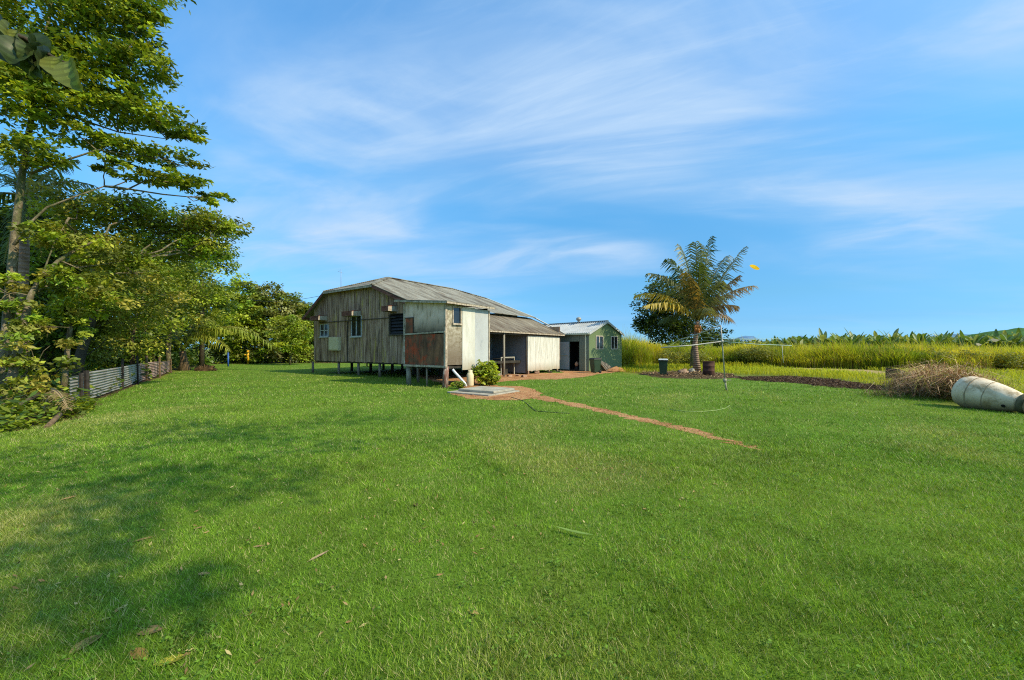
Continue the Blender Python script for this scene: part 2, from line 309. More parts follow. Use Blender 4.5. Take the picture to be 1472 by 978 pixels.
M['mulch'] = groundmat('dark_mulch', [(.35, (.025, .016, .01)), (.55, (.09, .055, .032)), (.7, (.22, .14, .085))], 2.2, bs=10, bump=1)
M['sand'] = groundmat('sandy_track', [(.3, (.26, .2, .07)), (.5, (.4, .28, .13)), (.7, (.5, .38, .2))], .8, bs=9)
M['litter'] = groundmat('leaf_litter', [(.35, (.03, .022, .012)), (.55, (.11, .07, .035)), (.7, (.22, .15, .08))], 3, bs=16, bump=1)

def sheet(name, poly, z, m, kind='structure'):
    mb = MB(); mb.add([(x, y, z) for x, y in poly], [tuple(range(len(poly)))]); o = mb.build(name, m)
    o['kind'] = kind; return o
def rough_poly(pts, amp=.15, step=.35, seed=0):   # irregular outline
    out = []; r = np.random.default_rng(seed); n = len(pts)
    for i in range(n):
        a = np.array(pts[i]); b = np.array(pts[(i + 1) % n]); k = max(1, int(np.linalg.norm(b - a) / step))
        for j in range(k):
            p = a + (b - a) * j / k; out.append(tuple(p + r.normal(0, amp, 2)))
    return out
sheet('ground', [(-3000, -200), (3000, -200), (3000, 5000), (-3000, 5000)], 0, M['field'])

lawn_poly = [(-14, -8), (14, -8), (13.5, 5), (12.9, 9.6), (12.6, 12.2), g(1375, 578), g(1300, 566), g(1200, 556), g(1090, 546), g(1020, 542), g(930, 540), g(900, 538), (10, 40), (2, 44),
             (-14, 48), (-24, 48), (-34, 46.5), (-32, 41), (-27, 34), g(247, 536), g(231, 545), g(213, 548), g(199, 553), g(177, 561), g(124, 581), (-11.2, 10.6), (-10.2, 8.7), (-10.6, 7.6), (-13, 7), (-16, 6)]
sheet('lawn', lawn_poly, .004, M['lawn'])
path_c = [g(*p) for p in [(768, 570), (800, 577), (835, 584), (880, 594), (940, 607), (1000, 621), (1045, 634), (1075, 642), (1100, 649)]]
path_w = [.4, .3, .24, .22, .2, .16, .11, .06, .02]
pl, pr = [], []
for i, p in enumerate(path_c):
    a = np.array(path_c[max(0, i - 1)]); b = np.array(path_c[min(len(path_c) - 1, i + 1)]); d = (b - a) / np.linalg.norm(b - a); nrm = np.array([-d[1], d[0]])
    pl.append(tuple(np.array(p) + nrm * path_w[i])); pr.append(tuple(np.array(p) - nrm * path_w[i]))
path_poly = rough_poly(pl + pr[::-1], .075, .14, 1)
yard_poly = rough_poly([g(668, 557), g(712, 550), g(738, 547.5), g(760, 546), g(800, 546), g(838, 542.5), g(862, 538), g(893, 534.5), g(893, 531), (8.0, 33), (4, 34), (3.5, 28), (-1.5, 27), (-6, 25), (-2.6, 17.6)], .07, .3, 2)
patch_poly = rough_poly([g(648, 567), g(672, 573), g(715, 576), g(752, 575.5), g(772, 572), g(779, 566), g(768, 560), g(750, 556), g(720, 555), g(690, 552), g(668, 557)], .06, .18, 7)
sheet('dirt_patch', patch_poly, .012, M['soil'])
sheet('dirt_path', path_poly, .008, M['soil']); sheet('dirt_yard', yard_poly, .010, M['soil'])
mulch_poly = rough_poly([g(1052, 543), g(1130, 541.5), g(1200, 546), g(1270, 556.5), g(1255, 560.5), g(1200, 557.5), g(1140, 551), g(1075, 547.5)], .12, .4, 3)
sheet('mulch_bed', mulch_poly, .012, M['mulch'])
palm_poly = rough_poly([g(915, 536.5), g(990, 533), g(1055, 538), g(1068, 544), g(1010, 545.5), g(940, 543)], .12, .4, 4)
sheet('palm_soil', palm_poly, .008, M['litter'])
track_poly = rough_poly([g(1105, 526), g(1160, 526), g(1250, 532), g(1300, 538), g(1280, 541), g(1200, 534), g(1110, 529)], .2, .8, 5)
sheet('sandy_track', track_poly, .012, M['sand'])
edge_poly = rough_poly([(-9.9, 8.0), (-10.3, 9.4), (-11.2, 10.7), (-13, 12.6), (-16, 16.7), (-20.5, 23.5), (-26, 31), (-33, 44), (-12, 49.5), (2, 46), (4, 50), (-40, 56), (-60, 30), (-18, 6), (-12.8, 7.3)], .1, .5, 6)
sheet('forest_floor', edge_poly, .008, M['litter'])

# blades -------------------------------------------------------------
def tri_blades(P, h, wd, col, lean=.5, seed=0):
    r = np.random.default_rng(seed); n = len(P); a = r.uniform(0, 6.283, n); b = r.uniform(0, 6.283, n)
    d = np.stack([np.cos(a), np.sin(a), np.zeros(n)], 1) * (wd / 2)[:, None]
    tip = P + np.stack([np.cos(b) * h * lean * r.uniform(.2, 1.2, n), np.sin(b) * h * lean * r.uniform(.2, 1.2, n), h], 1)
    V = np.empty((n, 3, 3)); V[:, 0] = P - d; V[:, 1] = P + d; V[:, 2] = tip
    return V.reshape(-1, 3), np.arange(n * 3).reshape(n, 3), col
def bent_blades(P, h, wd, col, lean=.6, seed=0, dirn=None):      # two quads per blade, drooping
    r = np.random.default_rng(seed); n = len(P); a = r.uniform(0, 6.283, n)
    o = np.stack([np.cos(a), np.sin(a), np.zeros(n)], 1); side = np.stack([-np.sin(a), np.cos(a), np.zeros(n)], 1)
    ln = r.uniform(.15, 1, n) * lean; up = np.array([0, 0, 1.])
    m1 = P + o * (h * ln * .28)[:, None] + up * (h * .6)[:, None]
    t1 = P + o * (h * ln)[:, None] + up * (h * (1 - .35 * ln))[:, None]
    V = np.empty((n, 6, 3)); hw = (wd / 2)[:, None]
    V[:, 0] = P - side * hw * .7; V[:, 1] = P + side * hw * .7; V[:, 2] = m1 + side * hw; V[:, 3] = m1 - side * hw; V[:, 4] = t1 + side * hw * .15; V[:, 5] = t1 - side * hw * .15
    base = np.arange(n)[:, None] * 6
    Fa = np.concatenate([base + np.array([0, 1, 2, 3]), base + np.array([3, 2, 4, 5])], 0)
    return V.reshape(-1, 3), Fa, np.concatenate([col * .85, col * 1.1], 0)

solid_holes = [(path_poly, 1), (yard_poly, 1), (patch_poly, 1), (mulch_poly, 2.2), (palm_poly, 2.5)]
def lawn_points(n, d0, d1, pw):
    u = rng.random(n); D = (d0 ** (1 - pw) + u * (d1 ** (1 - pw) - d0 ** (1 - pw))) ** (1 / (1 - pw)) if pw != 1 else d0 * (d1 / d0) ** u
    X = rng.uniform(-1, 1, n) * (1.42 * D + 2.6)
    keep = in_poly(X, D, lawn_poly)
    for hp, jw in solid_holes:
        jx = X + rng.normal(0, .12 * jw, n); jy = D + rng.normal(0, .18 * jw, n)
        keep &= ~in_poly(jx, jy, hp)
    return X[keep], D[keep]
def lawn_col(x, y, r):
    n = len(x); big = fnoise(x, y, .55, 1); mid = fnoise(x, y, 2.1, 2); fine = fnoise(x, y, 9, 7)
    c = np.array([.15, .285, .02]) * np.ones((n, 1))
    k = np.clip(.5 + .7 * big, 0, 1)[:, None]
    c = c * (1 - .5 * k) + np.array([.26, .345, .025]) * .5 * k
    pt = np.clip(fnoise(x, y, 1.1, 31) * 1.3 - .35, 0, 1)[:, None]            # worn yellowish patches
    c = c * (1 - .65 * pt) + np.array([.37, .36, .08]) * .65 * pt
    dk = np.clip(fnoise(x, y, 1.7, 33) * 1.3 - .45, 0, 1)[:, None]            # lush dark patches
    c = c * (1 - .6 * dk) + np.array([.09, .19, .018]) * .6 * dk
    c *= (1 + .2 * mid + .26 * fine)[:, None] * r.uniform(.45, 1.5, n)[:, None]
    dry = r.random(n) < (.1 + .12 * np.clip(mid + .2 * big, 0, 1) + .2 * pt[:, 0])
    c[dry] = np.array([.52, .48, .2]) * r.uniform(.6, 1.15, dry.sum())[:, None]
    return np.clip(c, 0, 1)
V = []; Fc = []; T = []; off = 0
for (n, d0, d1, pw, h0, wd0) in ((640000, 1.3, 7.0, .2, .036, .0040), (430000, 4.4, 17, .7, .043, .0082), (190000, 11, 48, .9, .058, .019)):
    x, y = lawn_points(n, d0, d1, pw)
    lo_, hi_ = (-9, -8) if d0 < 2 else (d0, d0 * 1.45); e0, e1 = (99, 100) if d1 > 40 else (d1 * .68, d1)
    kk = rng.random(len(x)) < np.clip((y - lo_) / (hi_ - lo_), 0, 1) * np.clip((e1 - y) / (e1 - e0), 0, 1); x, y = x[kk], y[kk]; m = len(x)
    tuft = 1 + .35 * fnoise(x, y, 4, 5)
    h = h0 * np.clip(tuft, .45, 1.7) * rng.uniform(.5, 1.35, m)
    v, f, c = tri_blades(np.stack([x, y, np.full(m, .003)], 1), h, np.full(m, wd0) * rng.uniform(.7, 1.4, m), lawn_col(x, y, rng), 1.0, 3)
    V.append(v); Fc.append(f + off); T.append(c); off += len(v)
lawn_g = np_obj('lawn_grass', np.concatenate(V), np.concatenate(Fc), np.concatenate(T), M['grass'])
wx, wy = lawn_points(9000, 1.5, 14, .6); kk = rng.random(len(wx)) < np.clip(fnoise(wx, wy, 1.4, 41) * 1.2 + .3, .1, 1); wx, wy = wx[kk], wy[kk]; na = len(wx); WP = []; WC = []
for q in range(4): WP.append(np.stack([wx + rng.normal(0, .022, na), wy + rng.normal(0, .022, na), rng.uniform(.02, .045, na)], 1)); WC.append(np.array([.15, .27, .025]) * rng.uniform(.55, 1.3, na)[:, None])
WPa, WCa = np.concatenate(WP), np.concatenate(WC); Lf = (WPa, WCa)
lx, ly = lawn_points(2600, 1.5, 16, .4); kk = (lx < .3 * ly + fnoise(lx, ly, .8, 3) * 2); lx, ly = lx[kk], ly[kk]
tag(lawn_g, 'short mown green grass of the back lawn', 'grass', kind='stuff')

# rank low grass between lawn and tall grass
low_poly = [g(893, 536), g(930, 537), g(1000, 533), g(1060, 539), g(1140, 541.5), g(1200, 546), g(1280, 557), g(1380, 573), (13.2, 11.9), (13.0, 9.0), (14.5, 5), (30, 10), (60, 28), (60, 62), (30, 62), (9.5, 60), (8.6, 36)]
def poly_points(n, poly):
    p = np.array(poly); x = rng.uniform(p[:, 0].min(), p[:, 0].max(), n); y = rng.uniform(p[:, 1].min(), p[:, 1].max(), n)
    k = in_poly(x, y, poly); return x[k], y[k]
x, y = poly_points(260000, low_poly)
k = rng.random(len(x)) < np.clip(22 / np.hypot(x, y), .12, 1) ** 1.2
k &= ~in_poly(x + rng.normal(0, .2, len(x)), y + rng.normal(0, .4, len(x)), track_poly) & ~in_poly(x, y, mulch_poly) & ~in_poly(x, y, palm_poly)
x, y = x[k], y[k]; m = len(x)
sc = np.clip(y / 26, .8, 1.8)
h = rng.uniform(.12, .4, m) * (1 + .5 * fnoise(x, y, .8, 12)) 
c = np.array([.48, .5, .035]) * rng.uniform(.65, 1.25, m)[:, None] + np.array([.08, .02, 0]) * np.clip(fnoise(x, y, .5, 9), 0, 1)[:, None]
v, f, c = bent_blades(np.stack([x, y, np.zeros(m)], 1), h, .022 * sc, c, .7, 4)
tag(np_obj('rank_grass', v, f, c, M['field_grass']), 'knee-high yellow green grass between the lawn and the tall field', 'grass', kind='stuff')

# tall grass field
def tall_front(x): return np.interp(x, [8, 12, 17, 24, 30, 40, 60], [35, 38, 41, 37, 31, 29, 27])
n = 200000
x = rng.uniform(8, 75, n); fr = tall_front(x); dd = rng.exponential(7, n); dd = np.where(dd > 40, rng.uniform(0, 40, n), dd)
y = fr + dd + 1.4 * fnoise(x, np.zeros(n), .7, 3)
k = (x / y < 1.5) & (rng.random(n) < .9); x, y, dd = x[k], y[k], dd[k]; m = len(x)
cl = fnoise(x, y, .9, 21)
h = (1.95 + .95 * np.clip(1 - (x - 9) / 14, 0, 1) + .6 * cl + .4 * fnoise(x, y, .3, 22)) * rng.uniform(.5, 1.12, m) * np.interp(dd, [0, 1.5, 4], [.6, .9, 1.0]) * np.where(rng.random(m) < .03, 1.35, 1)
yel = np.clip(.42 + .75 * fnoise(x, y, .35, 23), 0, 1)[:, None]
c = np.array([.38, .42, .03]) * (1 - yel) + np.array([.68, .58, .05]) * yel
c = c * rng.uniform(.6, 1.25, m)[:, None]
dkg = (fnoise(x, y, .55, 27) > .3)[:, None]; c = np.where(dkg, c * np.array([.5, .62, .7]), c)
dry = rng.random(m) < .14; c[dry] = np.array([.5, .36, .14]) * rng.uniform(.6, 1.1, dry.sum())[:, None]
v, f, c = bent_blades(np.stack([x, y, np.zeros(m)], 1), h, .035 * np.clip(y / 34, .8, 1.6), c, .65, 6)
tag(np_obj('tall_grass', v, f, c, M['field_grass']), 'head-high yellow green grass of the field behind the lawn', 'grass', kind='stuff')

# ------------------------------------------------------------------ hills
def hill(name, x0, x1, D, hs, col, depth=300, n=60, seed=0):
    r = np.random.default_rng(seed); m, nt, b = newmat(name + '_cover'); b.inputs['Roughness'].default_value = 1; b.inputs['Specular IOR Level'].default_value = 0
    gm = nd(nt, 'ShaderNodeNewGeometry'); ns = nd(nt, 'ShaderNodeTexNoise', Scale=.03, Detail=8, Roughness=.7); nt.links.new(gm.outputs['Position'], ns.inputs[0])
    rp = ramp(nt, [(.35, tuple(q * .75 for q in col)), (.65, tuple(q * 1.2 for q in col))]); nt.links.new(ns.outputs[0], rp.inputs[0]); nt.links.new(rp.outputs[0], b.inputs['Base Color'])
    xs = np.linspace(x0, x1, n); t = np.linspace(0, 1, n); H = np.interp(t, [q[0] for q in hs], [q[1] for q in hs]) * (1 + .05 * fnoise(xs, xs * 0, 60 / (x1 - x0), seed))
    rows = []
    for j, q in enumerate((0, .12, .3, .55, .8, 1, .7, 0)):
        d = D + depth * (j - 3) / 5
        rows.append(np.stack([xs * (d / D), np.full(n, d) , np.maximum(H * q * (1 + .06 * r.normal(size=n) * (q < 1)), -.5)], 1))
    Vv = np.concatenate(rows); mb = MB(); mb.add(Vv, [(j * n + i, j * n + i + 1, (j + 1) * n + i + 1, (j + 1) * n + i) for j in range(7) for i in range(n - 1)], True)
    o = mb.build(name, m); o['kind'] = 'structure'; return o
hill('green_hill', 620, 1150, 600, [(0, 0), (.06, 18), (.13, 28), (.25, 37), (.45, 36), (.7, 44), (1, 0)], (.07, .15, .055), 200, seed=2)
hill('hazed_hill', 600, 2600, 1500, [(0, 4), (.12, 8), (.2, 36), (.235, 58), (.265, 36), (.3, 12), (.36, 22), (.42, 45), (.5, 62), (1, 60)], (.13, .23, .34), 400, seed=3)  # distance haze is put into the blue base colour
hill('far_hill', 1150, 2600, 2500, [(0, 10), (.08, 38), (.16, 72), (.2, 92), (.24, 84), (.3, 40), (.5, 60), (1, 30)], (.13, .23, .37), 500, seed=5)  # bluish base colour carries the distance haze here too

# ------------------------------------------------------------------ foliage
def leaf_quads(P, n_bias, length, width, col, r, droop=.2, axis_out=None):
    n = len(P); nrm = r.normal(size=(n, 3)); nrm = unit(nrm); nrm[:, 2] = np.abs(nrm[:, 2]); nrm = unit(nrm + np.array([0, 0, n_bias]))
    a = r.normal(size=(n, 3))
    if axis_out is not None: a = unit(a) * .8 + axis_out
    a -= nrm * (a * nrm).sum(1, keepdims=True); a = unit(a); a[:, 2] -= droop; a = unit(a); b = unit(np.cross(nrm, a))
    L_ = (length * r.uniform(.65, 1.25, n))[:, None]; w_ = (width * r.uniform(.7, 1.2, n))[:, None]
    V = np.empty((n, 4, 3)); V[:, 0] = P - a * L_ * .5; V[:, 1] = P + b * w_ * .5 - a * L_ * .06; V[:, 2] = P + a * L_ * .5; V[:, 3] = P - b * w_ * .5 - a * L_ * .06
    return V.reshape(-1, 3), np.arange(n * 4).reshape(n, 4), col
_v, _f, _t = leaf_quads(Lf[0], 1.1, .026, .017, Lf[1], rng, 0.0); tag(np_obj('lawn_weeds', _v, _f, _t, M['grass']), 'small broad-leaved weeds mixed through the lawn', 'weeds', kind='stuff')
_c = np.array([(.4, .27, .12), (.3, .18, .08), (.5, .4, .18), (.22, .14, .06)])[rng.integers(0, 4, len(lx))]
_v, _f, _t = leaf_quads(np.stack([lx, ly, rng.uniform(.012, .035, len(lx))], 1), 1.0, .05, .018, _c, rng, 0.0); tag(np_obj('lawn_litter', _v, _f, _t, M['dry']), 'scattered tiny dry leaf scraps on the lawn', 'leaf litter', kind='stuff')
def crown_leaves(clusters, base, leaf, wid, cols, r, bias=.35, per=60, spread=.21, shell=.5, flat=.6, droop=.2):
    """clusters: (centre xyz, radii xyz, leaf count)"""
    PP = []; CC = []; AO = []
    for c, rad, n in clusters:
        c = np.array(c, float) - base; rad = np.array(rad, float); ns = max(4, int(n / per))
        d = unit(r.normal(size=(ns, 3))); rr = (shell + (1 - shell) * r.random(ns) ** .7)[:, None]
        sub = d * rr * rad * (1 + .14 * np.clip(r.normal(size=(ns, 1)), -1.5, 1.5))
        idx = r.integers(0, ns, n); sp = spread * rad.mean()
        q = sub[idx] + np.clip(r.normal(size=(n, 3)), -1.6, 1.6) * sp * np.array([1, 1, flat])
        PP.append(c + q); AO.append(unit(q - sub[idx] * .6) * .9)
        base_c = np.array(cols)[r.integers(0, len(cols), ns)] * r.uniform(.5, 1.45, ns)[:, None]
        CC.append(base_c[idx] * r.uniform(.75, 1.3, n)[:, None])
    P = np.concatenate(PP); k = P[:, 2] > .03; P = P[k]
    return leaf_quads(P, bias, leaf, wid, np.concatenate(CC)[k], r, droop, np.concatenate(AO)[k])
def wiggle(a, b, n, amp, r):
    a = np.array(a, float); b = np.array(b, float); t = np.linspace(0, 1, n)[:, None]; p = a + (b - a) * t
    p[1:-1] += r.normal(size=(n - 2, 3)) * amp * np.linalg.norm(b - a); return p
def tree(name, label, cat, base, limbs, clusters, leaf, wid, cols, bark, group=None, seed=0, reach=True, twigs=0, **kw):
    r = np.random.default_rng(seed); b = np.array([base[0], base[1], 0.])
    root = thing(name, label, cat, tuple(b), 0, group); mb = MB(); pts = []
    for p, r0, r1 in limbs:
        p = np.array(p, float) - b
        if len(p) == 2: p = wiggle(p[0], p[1], 5, .03, r)
        mb.tube(p, r0, 8, r1); pts += list(p)
    pts = np.array(pts)
    if reach:
        for c, rad, n in clusters:
            c = np.array(c, float) - b; lowp = pts[(pts[:, 2] < c[2] + .2)]; lowp = lowp if len(lowp) else pts
            s = lowp[np.argmin(np.linalg.norm(lowp - c, axis=1))]; ln = np.linalg.norm(c - s)
            if ln > .4:
                q = wiggle(s, c, 5, .05, r); mb.tube(q, .014 + .008 * ln, 6, .01)
                for _ in range(3 + twigs):
                    e = c + unit(r.normal(size=3)) * np.array(rad) * .8; mb.tube(wiggle(q[3], e, 4, .06, r), .016, 5, .005)
    mb.build('trunk', bark, root)
    v, f, t = crown_leaves(clusters, b, leaf, wid, cols, r, **kw)
    np_obj('crown', v, f, t, M['leaf'], root)
    return root

G_MID = [(.14, .21, .018), (.19, .25, .022), (.1, .17, .02), (.24, .28, .028)]
G_YEL = [(.27, .3, .03), (.32, .32, .04), (.22, .28, .026), (.33, .29, .05), (.18, .23, .024)]
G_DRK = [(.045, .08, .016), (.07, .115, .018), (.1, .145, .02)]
G_BRT = [(.28, .35, .024), (.34, .39, .03), (.22, .31, .024)]
G_OLV = [(.19, .22, .035), (.24, .25, .05), (.14, .18, .026), (.28, .28, .1)]

# tall layered tree at the left edge
D1 = 12.5
lim = [([W(4, 600, 11.6) * [1, 1, 0] + [0, 0, -.05], W(10, 480, 12), W(18, 380, 12.3), W(22, 330, 12.4), W(34, 236, 12.5), W(52, 130, 12.6), W(70, 30, 12.8), W(80, -70, 13)], .14, .05),
       ([W(20, 352, 12.3), W(42, 322, 12.5), W(68, 298, 12.7), W(105, 284, 13), W(150, 268, 13.3)], .07, .03),
       ([W(50, 150, 12.6), W(110, 170, 13), W(170, 190, 13.4), W(240, 200, 13.8)], .07, .02),
       ([W(44, 250, 12.4), W(90, 232, 12.6), W(140, 216, 12.9), W(210, 225, 13.4), (W(270, 240, 13.8))], .06, .02),
       ([W(60, 95, 12.7), W(120, 90, 12.9), W(190, 95, 13.2)], .06, .02),
       ([W(66, 60, 12.7), W(110, 20, 13), W(170, 5, 13.2)], .06, .02)]
cl = []; CN = .62
def C(px, py, D, rx, rz, n, ry=None): cl.append((W(px, py, D), (rx * D / F, (ry if ry else rx * D / F * .8), rz * D / F), int(n * CN)))
for a in ((70, 20, 12.6, 80, 42, 5200), (160, 25, 13, 58, 26, 3000), (205, 18, 13.3, 30, 20, 1200), (40, 85, 12, 60, 40, 3600), (125, 75, 12.8, 60, 24, 2800), (200, 98, 13.4, 48, 20, 2100), (215, 70, 13.6, 26, 14, 900),
          (110, 120, 12.9, 60, 18, 2200), (60, 150, 12.3, 60, 30, 2600), (170, 130, 13.3, 40, 11, 1000), (150, 160, 13.2, 56, 15, 2000), (222, 165, 13.7, 50, 15, 1900), (262, 188, 14, 32, 10, 900), (110, 195, 12.8, 44, 12, 1000),
          (190, 215, 13.5, 44, 10, 1100), (240, 228, 13.8, 44, 7, 900), (150, 235, 13.2, 30, 8, 450), (205, 255, 13.7, 38, 8, 800), (260, 262, 14, 40, 9, 950), (300, 283, 14.2, 26, 6, 450),
          (30, 215, 12, 46, 30, 1600), (0, 130, 11.5, 50, 50, 2200), (-40, 40, 12, 60, 70, 3000), (60, -70, 13, 110, 50, 5000), (180, -50, 13.5, 70, 40, 2500)): C(*a)
lim = [(p, a * (1 if i == 0 else .6), b * .6) for i, (p, a, b) in enumerate(lim)]
tree('layered_tree', 'tall tree with flat layered green branches filling the top left corner', 'tree', W(4, 600, 11.6)[:2], lim, cl, .2, .092, G_MID + G_BRT[:2], M['bark_pale'], 'trees along the left boundary', 1, bias=.45, spread=.22, flat=.38, per=30, droop=.1)

CN = .85
# second: olive yellow spreading tree with leaning mottled trunk
cl = []
lim = [([W(6, 594, 11) * [1, 1, 0], W(14, 560, 11.1), W(24, 510, 11.3), W(36, 460, 11.6), W(44, 425, 11.8), W(60, 398, 12), W(85, 374, 12.4), W(115, 356, 12.8), W(150, 341, 13.2)], .115, .045),
       ([W(44, 425, 11.8), W(70, 410, 12.4), W(110, 400, 12.9), W(160, 396, 13.4)], .05, .02), ([W(85, 374, 12.4), W(110, 385, 12.8), W(150, 380, 13.3), W(200, 370, 14)], .045, .015),
       ([W(60, 398, 12), W(78, 350, 12.4), W(95, 320, 12.8)], .04, .012)]
for a in ((10, 500, 11.0, 24, 40, 600), (60, 520, 12.0, 34, 36, 800), (35, 570, 11.0, 40, 26, 700), (80, 470, 12.6, 26, 30, 500), (0, 420, 11.5, 26, 40, 600), (150, 366, 13.2, 44, 22, 1300), (95, 402, 12.2, 36, 22, 900), (140, 418, 13, 44, 20, 1200), (60, 338, 12.2, 34, 22, 800), (205, 392, 14, 40, 20, 1100), (30, 455, 11.4, 26, 26, 600), (120, 300, 14.6, 56, 22, 2200), (190, 305, 15, 62, 22, 3000), (250, 318, 15.5, 52, 18, 2300), (305, 322, 15.8, 44, 11, 1500), (325, 330, 16, 24, 7, 500), (170, 345, 15, 60, 24, 2600), (240, 352, 15.6, 60, 22, 2600), (295, 358, 16, 38, 16, 1300), (110, 345, 14.5, 44, 22, 1500)): C(*a)
lim = [(p, a * (1 if i == 0 else .6), b * .6) for i, (p, a, b) in enumerate(lim)]
tree('spreading_tree', 'olive yellow spreading tree with a mottled trunk leaning over the lawn edge', 'tree', g(6, 594), lim, cl, .17, .08, G_YEL + G_OLV[:2] + G_BRT, M['bark_pale'], 'trees along the left boundary', 2, bias=.35, spread=.24, flat=.5, twigs=2)

# mid-distance trees behind the fence
def simple_tree(name, label, px, D, cls, cols, bark, leaf=.2, wid=.1, trunk_top=None, r0=.12, seed=0, trunk=None, group='trees along the left boundary', **kw):
    global cl
    cl = []
    for a in cls: C(*a)
    bx = (px - CX) / F * D
    top = W(*(trunk_top or (px, 420, D)))
    lim = [(np.array([(bx, D, -.05), (bx + .05, D, top[2] * .5), tuple(top)]), r0, r0 * .55)] if trunk is None else [(trunk, r0, r0 * .6)]
    return tree(name, label, 'tree', (bx, D), lim, cl, leaf, wid, cols, bark, group, seed, **kw)
simple_tree('slender_tree', 'thin white-barked tree just left of the corrugated fence end', 96, 13, ((95, 430, 13, 50, 28, 1500), (130, 445, 13.4, 34, 20, 800), (60, 455, 12.6, 34, 24, 900), (110, 470, 13, 26, 14, 400)), G_BRT + G_MID, M['bark_pale'], .15, .08,
            trunk=np.array([W(92, 590, 13) * [1, 1, 0], W(93, 545, 13), W(97, 505, 13), W(101, 470, 13), W(100, 440, 13)]), r0=.085, seed=3)
simple_tree('leaning_tree', 'grey trunk leaning right behind the silver fence sheets', 112, 17.5, ((170, 400, 18, 52, 30, 2200), (215, 415, 18.5, 44, 28, 1800), (140, 440, 18, 46, 30, 1700), (195, 455, 19, 50, 28, 1800), (150, 490, 18.6, 46, 24, 1500)), G_YEL + G_OLV[:2], M['bark_dark'], .17, .085,
            trunk=np.array([W(112, 560, 17.5) * [1, 1, 0], W(113, 520, 17.5), W(128, 470, 17.7), W(150, 430, 18), W(170, 405, 18.2)]), r0=.2, seed=4)
simple_tree('bushy_tree', 'rounded dark green tree over the middle of the fence', 190, 24, ((200, 390, 24, 62, 34, 2800), (255, 385, 25, 56, 32, 2600), (180, 440, 24.5, 52, 32, 2000), (235, 440, 25, 52, 34, 2200), (215, 490, 25, 56, 28, 1800)), G_YEL[:3] + G_MID, M['bark_dark'], .22, .12, seed=5, trunk_top=(200, 430, 24))
simple_tree('pale_trunk_tree', 'straight pale trunk with yellow green crown at the rusty fence end', 243, 29, ((240, 430, 28.6, 48, 28, 2000), (275, 420, 29, 44, 30, 2000), (212, 425, 28.4, 36, 22, 1300), (250, 462, 28.8, 36, 16, 900), (292, 455, 29.4, 30, 26, 1000)), G_YEL[:3] + G_BRT[:1], M['bark_pale'], .23, .12, r0=.17, seed=6,
            trunk=np.array([W(243, 536, 29) * [1, 1, 0], W(242, 505, 29), W(245, 465, 29), W(248, 440, 29)]))
simple_tree('tall_green_tree', 'tall green tree rising behind the spreading tree above the far fence', 290, 34, ((292, 345, 34, 44, 26, 2600), (262, 370, 34, 46, 30, 2400), (318, 372, 34.5, 24, 28, 1400), (300, 405, 34, 40, 30, 2200), (262, 415, 34, 40, 30, 1800), (312, 440, 35, 30, 30, 1500), (285, 470, 35, 44, 28, 1500)), G_MID + G_BRT, M['bark_dark'], .28, .14, seed=7, r0=.2, trunk_top=(290, 400, 34))
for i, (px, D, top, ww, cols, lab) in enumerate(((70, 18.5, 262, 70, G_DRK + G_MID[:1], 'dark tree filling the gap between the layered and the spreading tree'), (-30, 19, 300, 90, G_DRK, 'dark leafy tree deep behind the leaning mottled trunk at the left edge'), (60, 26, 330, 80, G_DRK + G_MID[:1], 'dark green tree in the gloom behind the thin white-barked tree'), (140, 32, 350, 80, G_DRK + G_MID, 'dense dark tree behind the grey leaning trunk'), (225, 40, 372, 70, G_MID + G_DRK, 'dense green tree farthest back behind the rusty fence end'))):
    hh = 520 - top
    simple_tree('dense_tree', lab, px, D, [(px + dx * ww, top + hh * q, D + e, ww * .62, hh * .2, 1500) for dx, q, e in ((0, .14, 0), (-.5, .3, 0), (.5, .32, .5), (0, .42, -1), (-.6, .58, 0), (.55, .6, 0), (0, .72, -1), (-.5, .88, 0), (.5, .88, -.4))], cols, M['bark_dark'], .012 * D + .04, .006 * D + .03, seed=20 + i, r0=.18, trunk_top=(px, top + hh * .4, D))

CN = 1.35
# hedge of trees at the back left
HG = 'trees along the back boundary'
for i, (px, D, top, ww, cols, lab, name) in enumerate((
        (318, 50, 418, 40, G_MID + G_DRK[:1], 'green tree just left of the blue post on the back boundary', 'boundary_tree'),
        (352, 47, 408, 36, G_BRT + G_MID, 'bright green tree with a leafy top above the arching palm fronds', 'boundary_tree'),
        (385, 48, 416, 40, G_OLV, 'greyish olive tree between the bright green tree and the house', 'boundary_tree'),
        (420, 50, 427, 38, G_MID + G_OLV[:2], 'green tree whose top meets the overhead wire', 'boundary_tree'),
        (452, 54, 441, 34, G_MID, 'low green tree half hidden by the left house corner', 'boundary_tree'),
        (500, 60, 470, 60, G_MID + G_DRK, 'dark shrubby tree glimpsed beneath the raised house', 'boundary_tree'))):
    hh = 521 - top
    simple_tree(name, lab, px, D, [(px + dx * ww, top + hh * q, D + e, ww * .6, hh * .17, nn) for dx, q, e, nn in ((0, .12, 0, 1300), (-.5, .26, 0, 1100), (.5, .28, 0, 1100), (0, .42, -1.6, 1200), (-.6, .52, -.6, 1000), (.55, .54, -.6, 1000), (-.1, .7, -2, 1100), (-.55, .86, -1.2, 900), (.5, .86, -1.2, 900))],
                cols, M['bark_dark'], .38, .2, seed=40 + i, r0=.16, trunk_top=(px, top + hh * .5, D), group=HG)
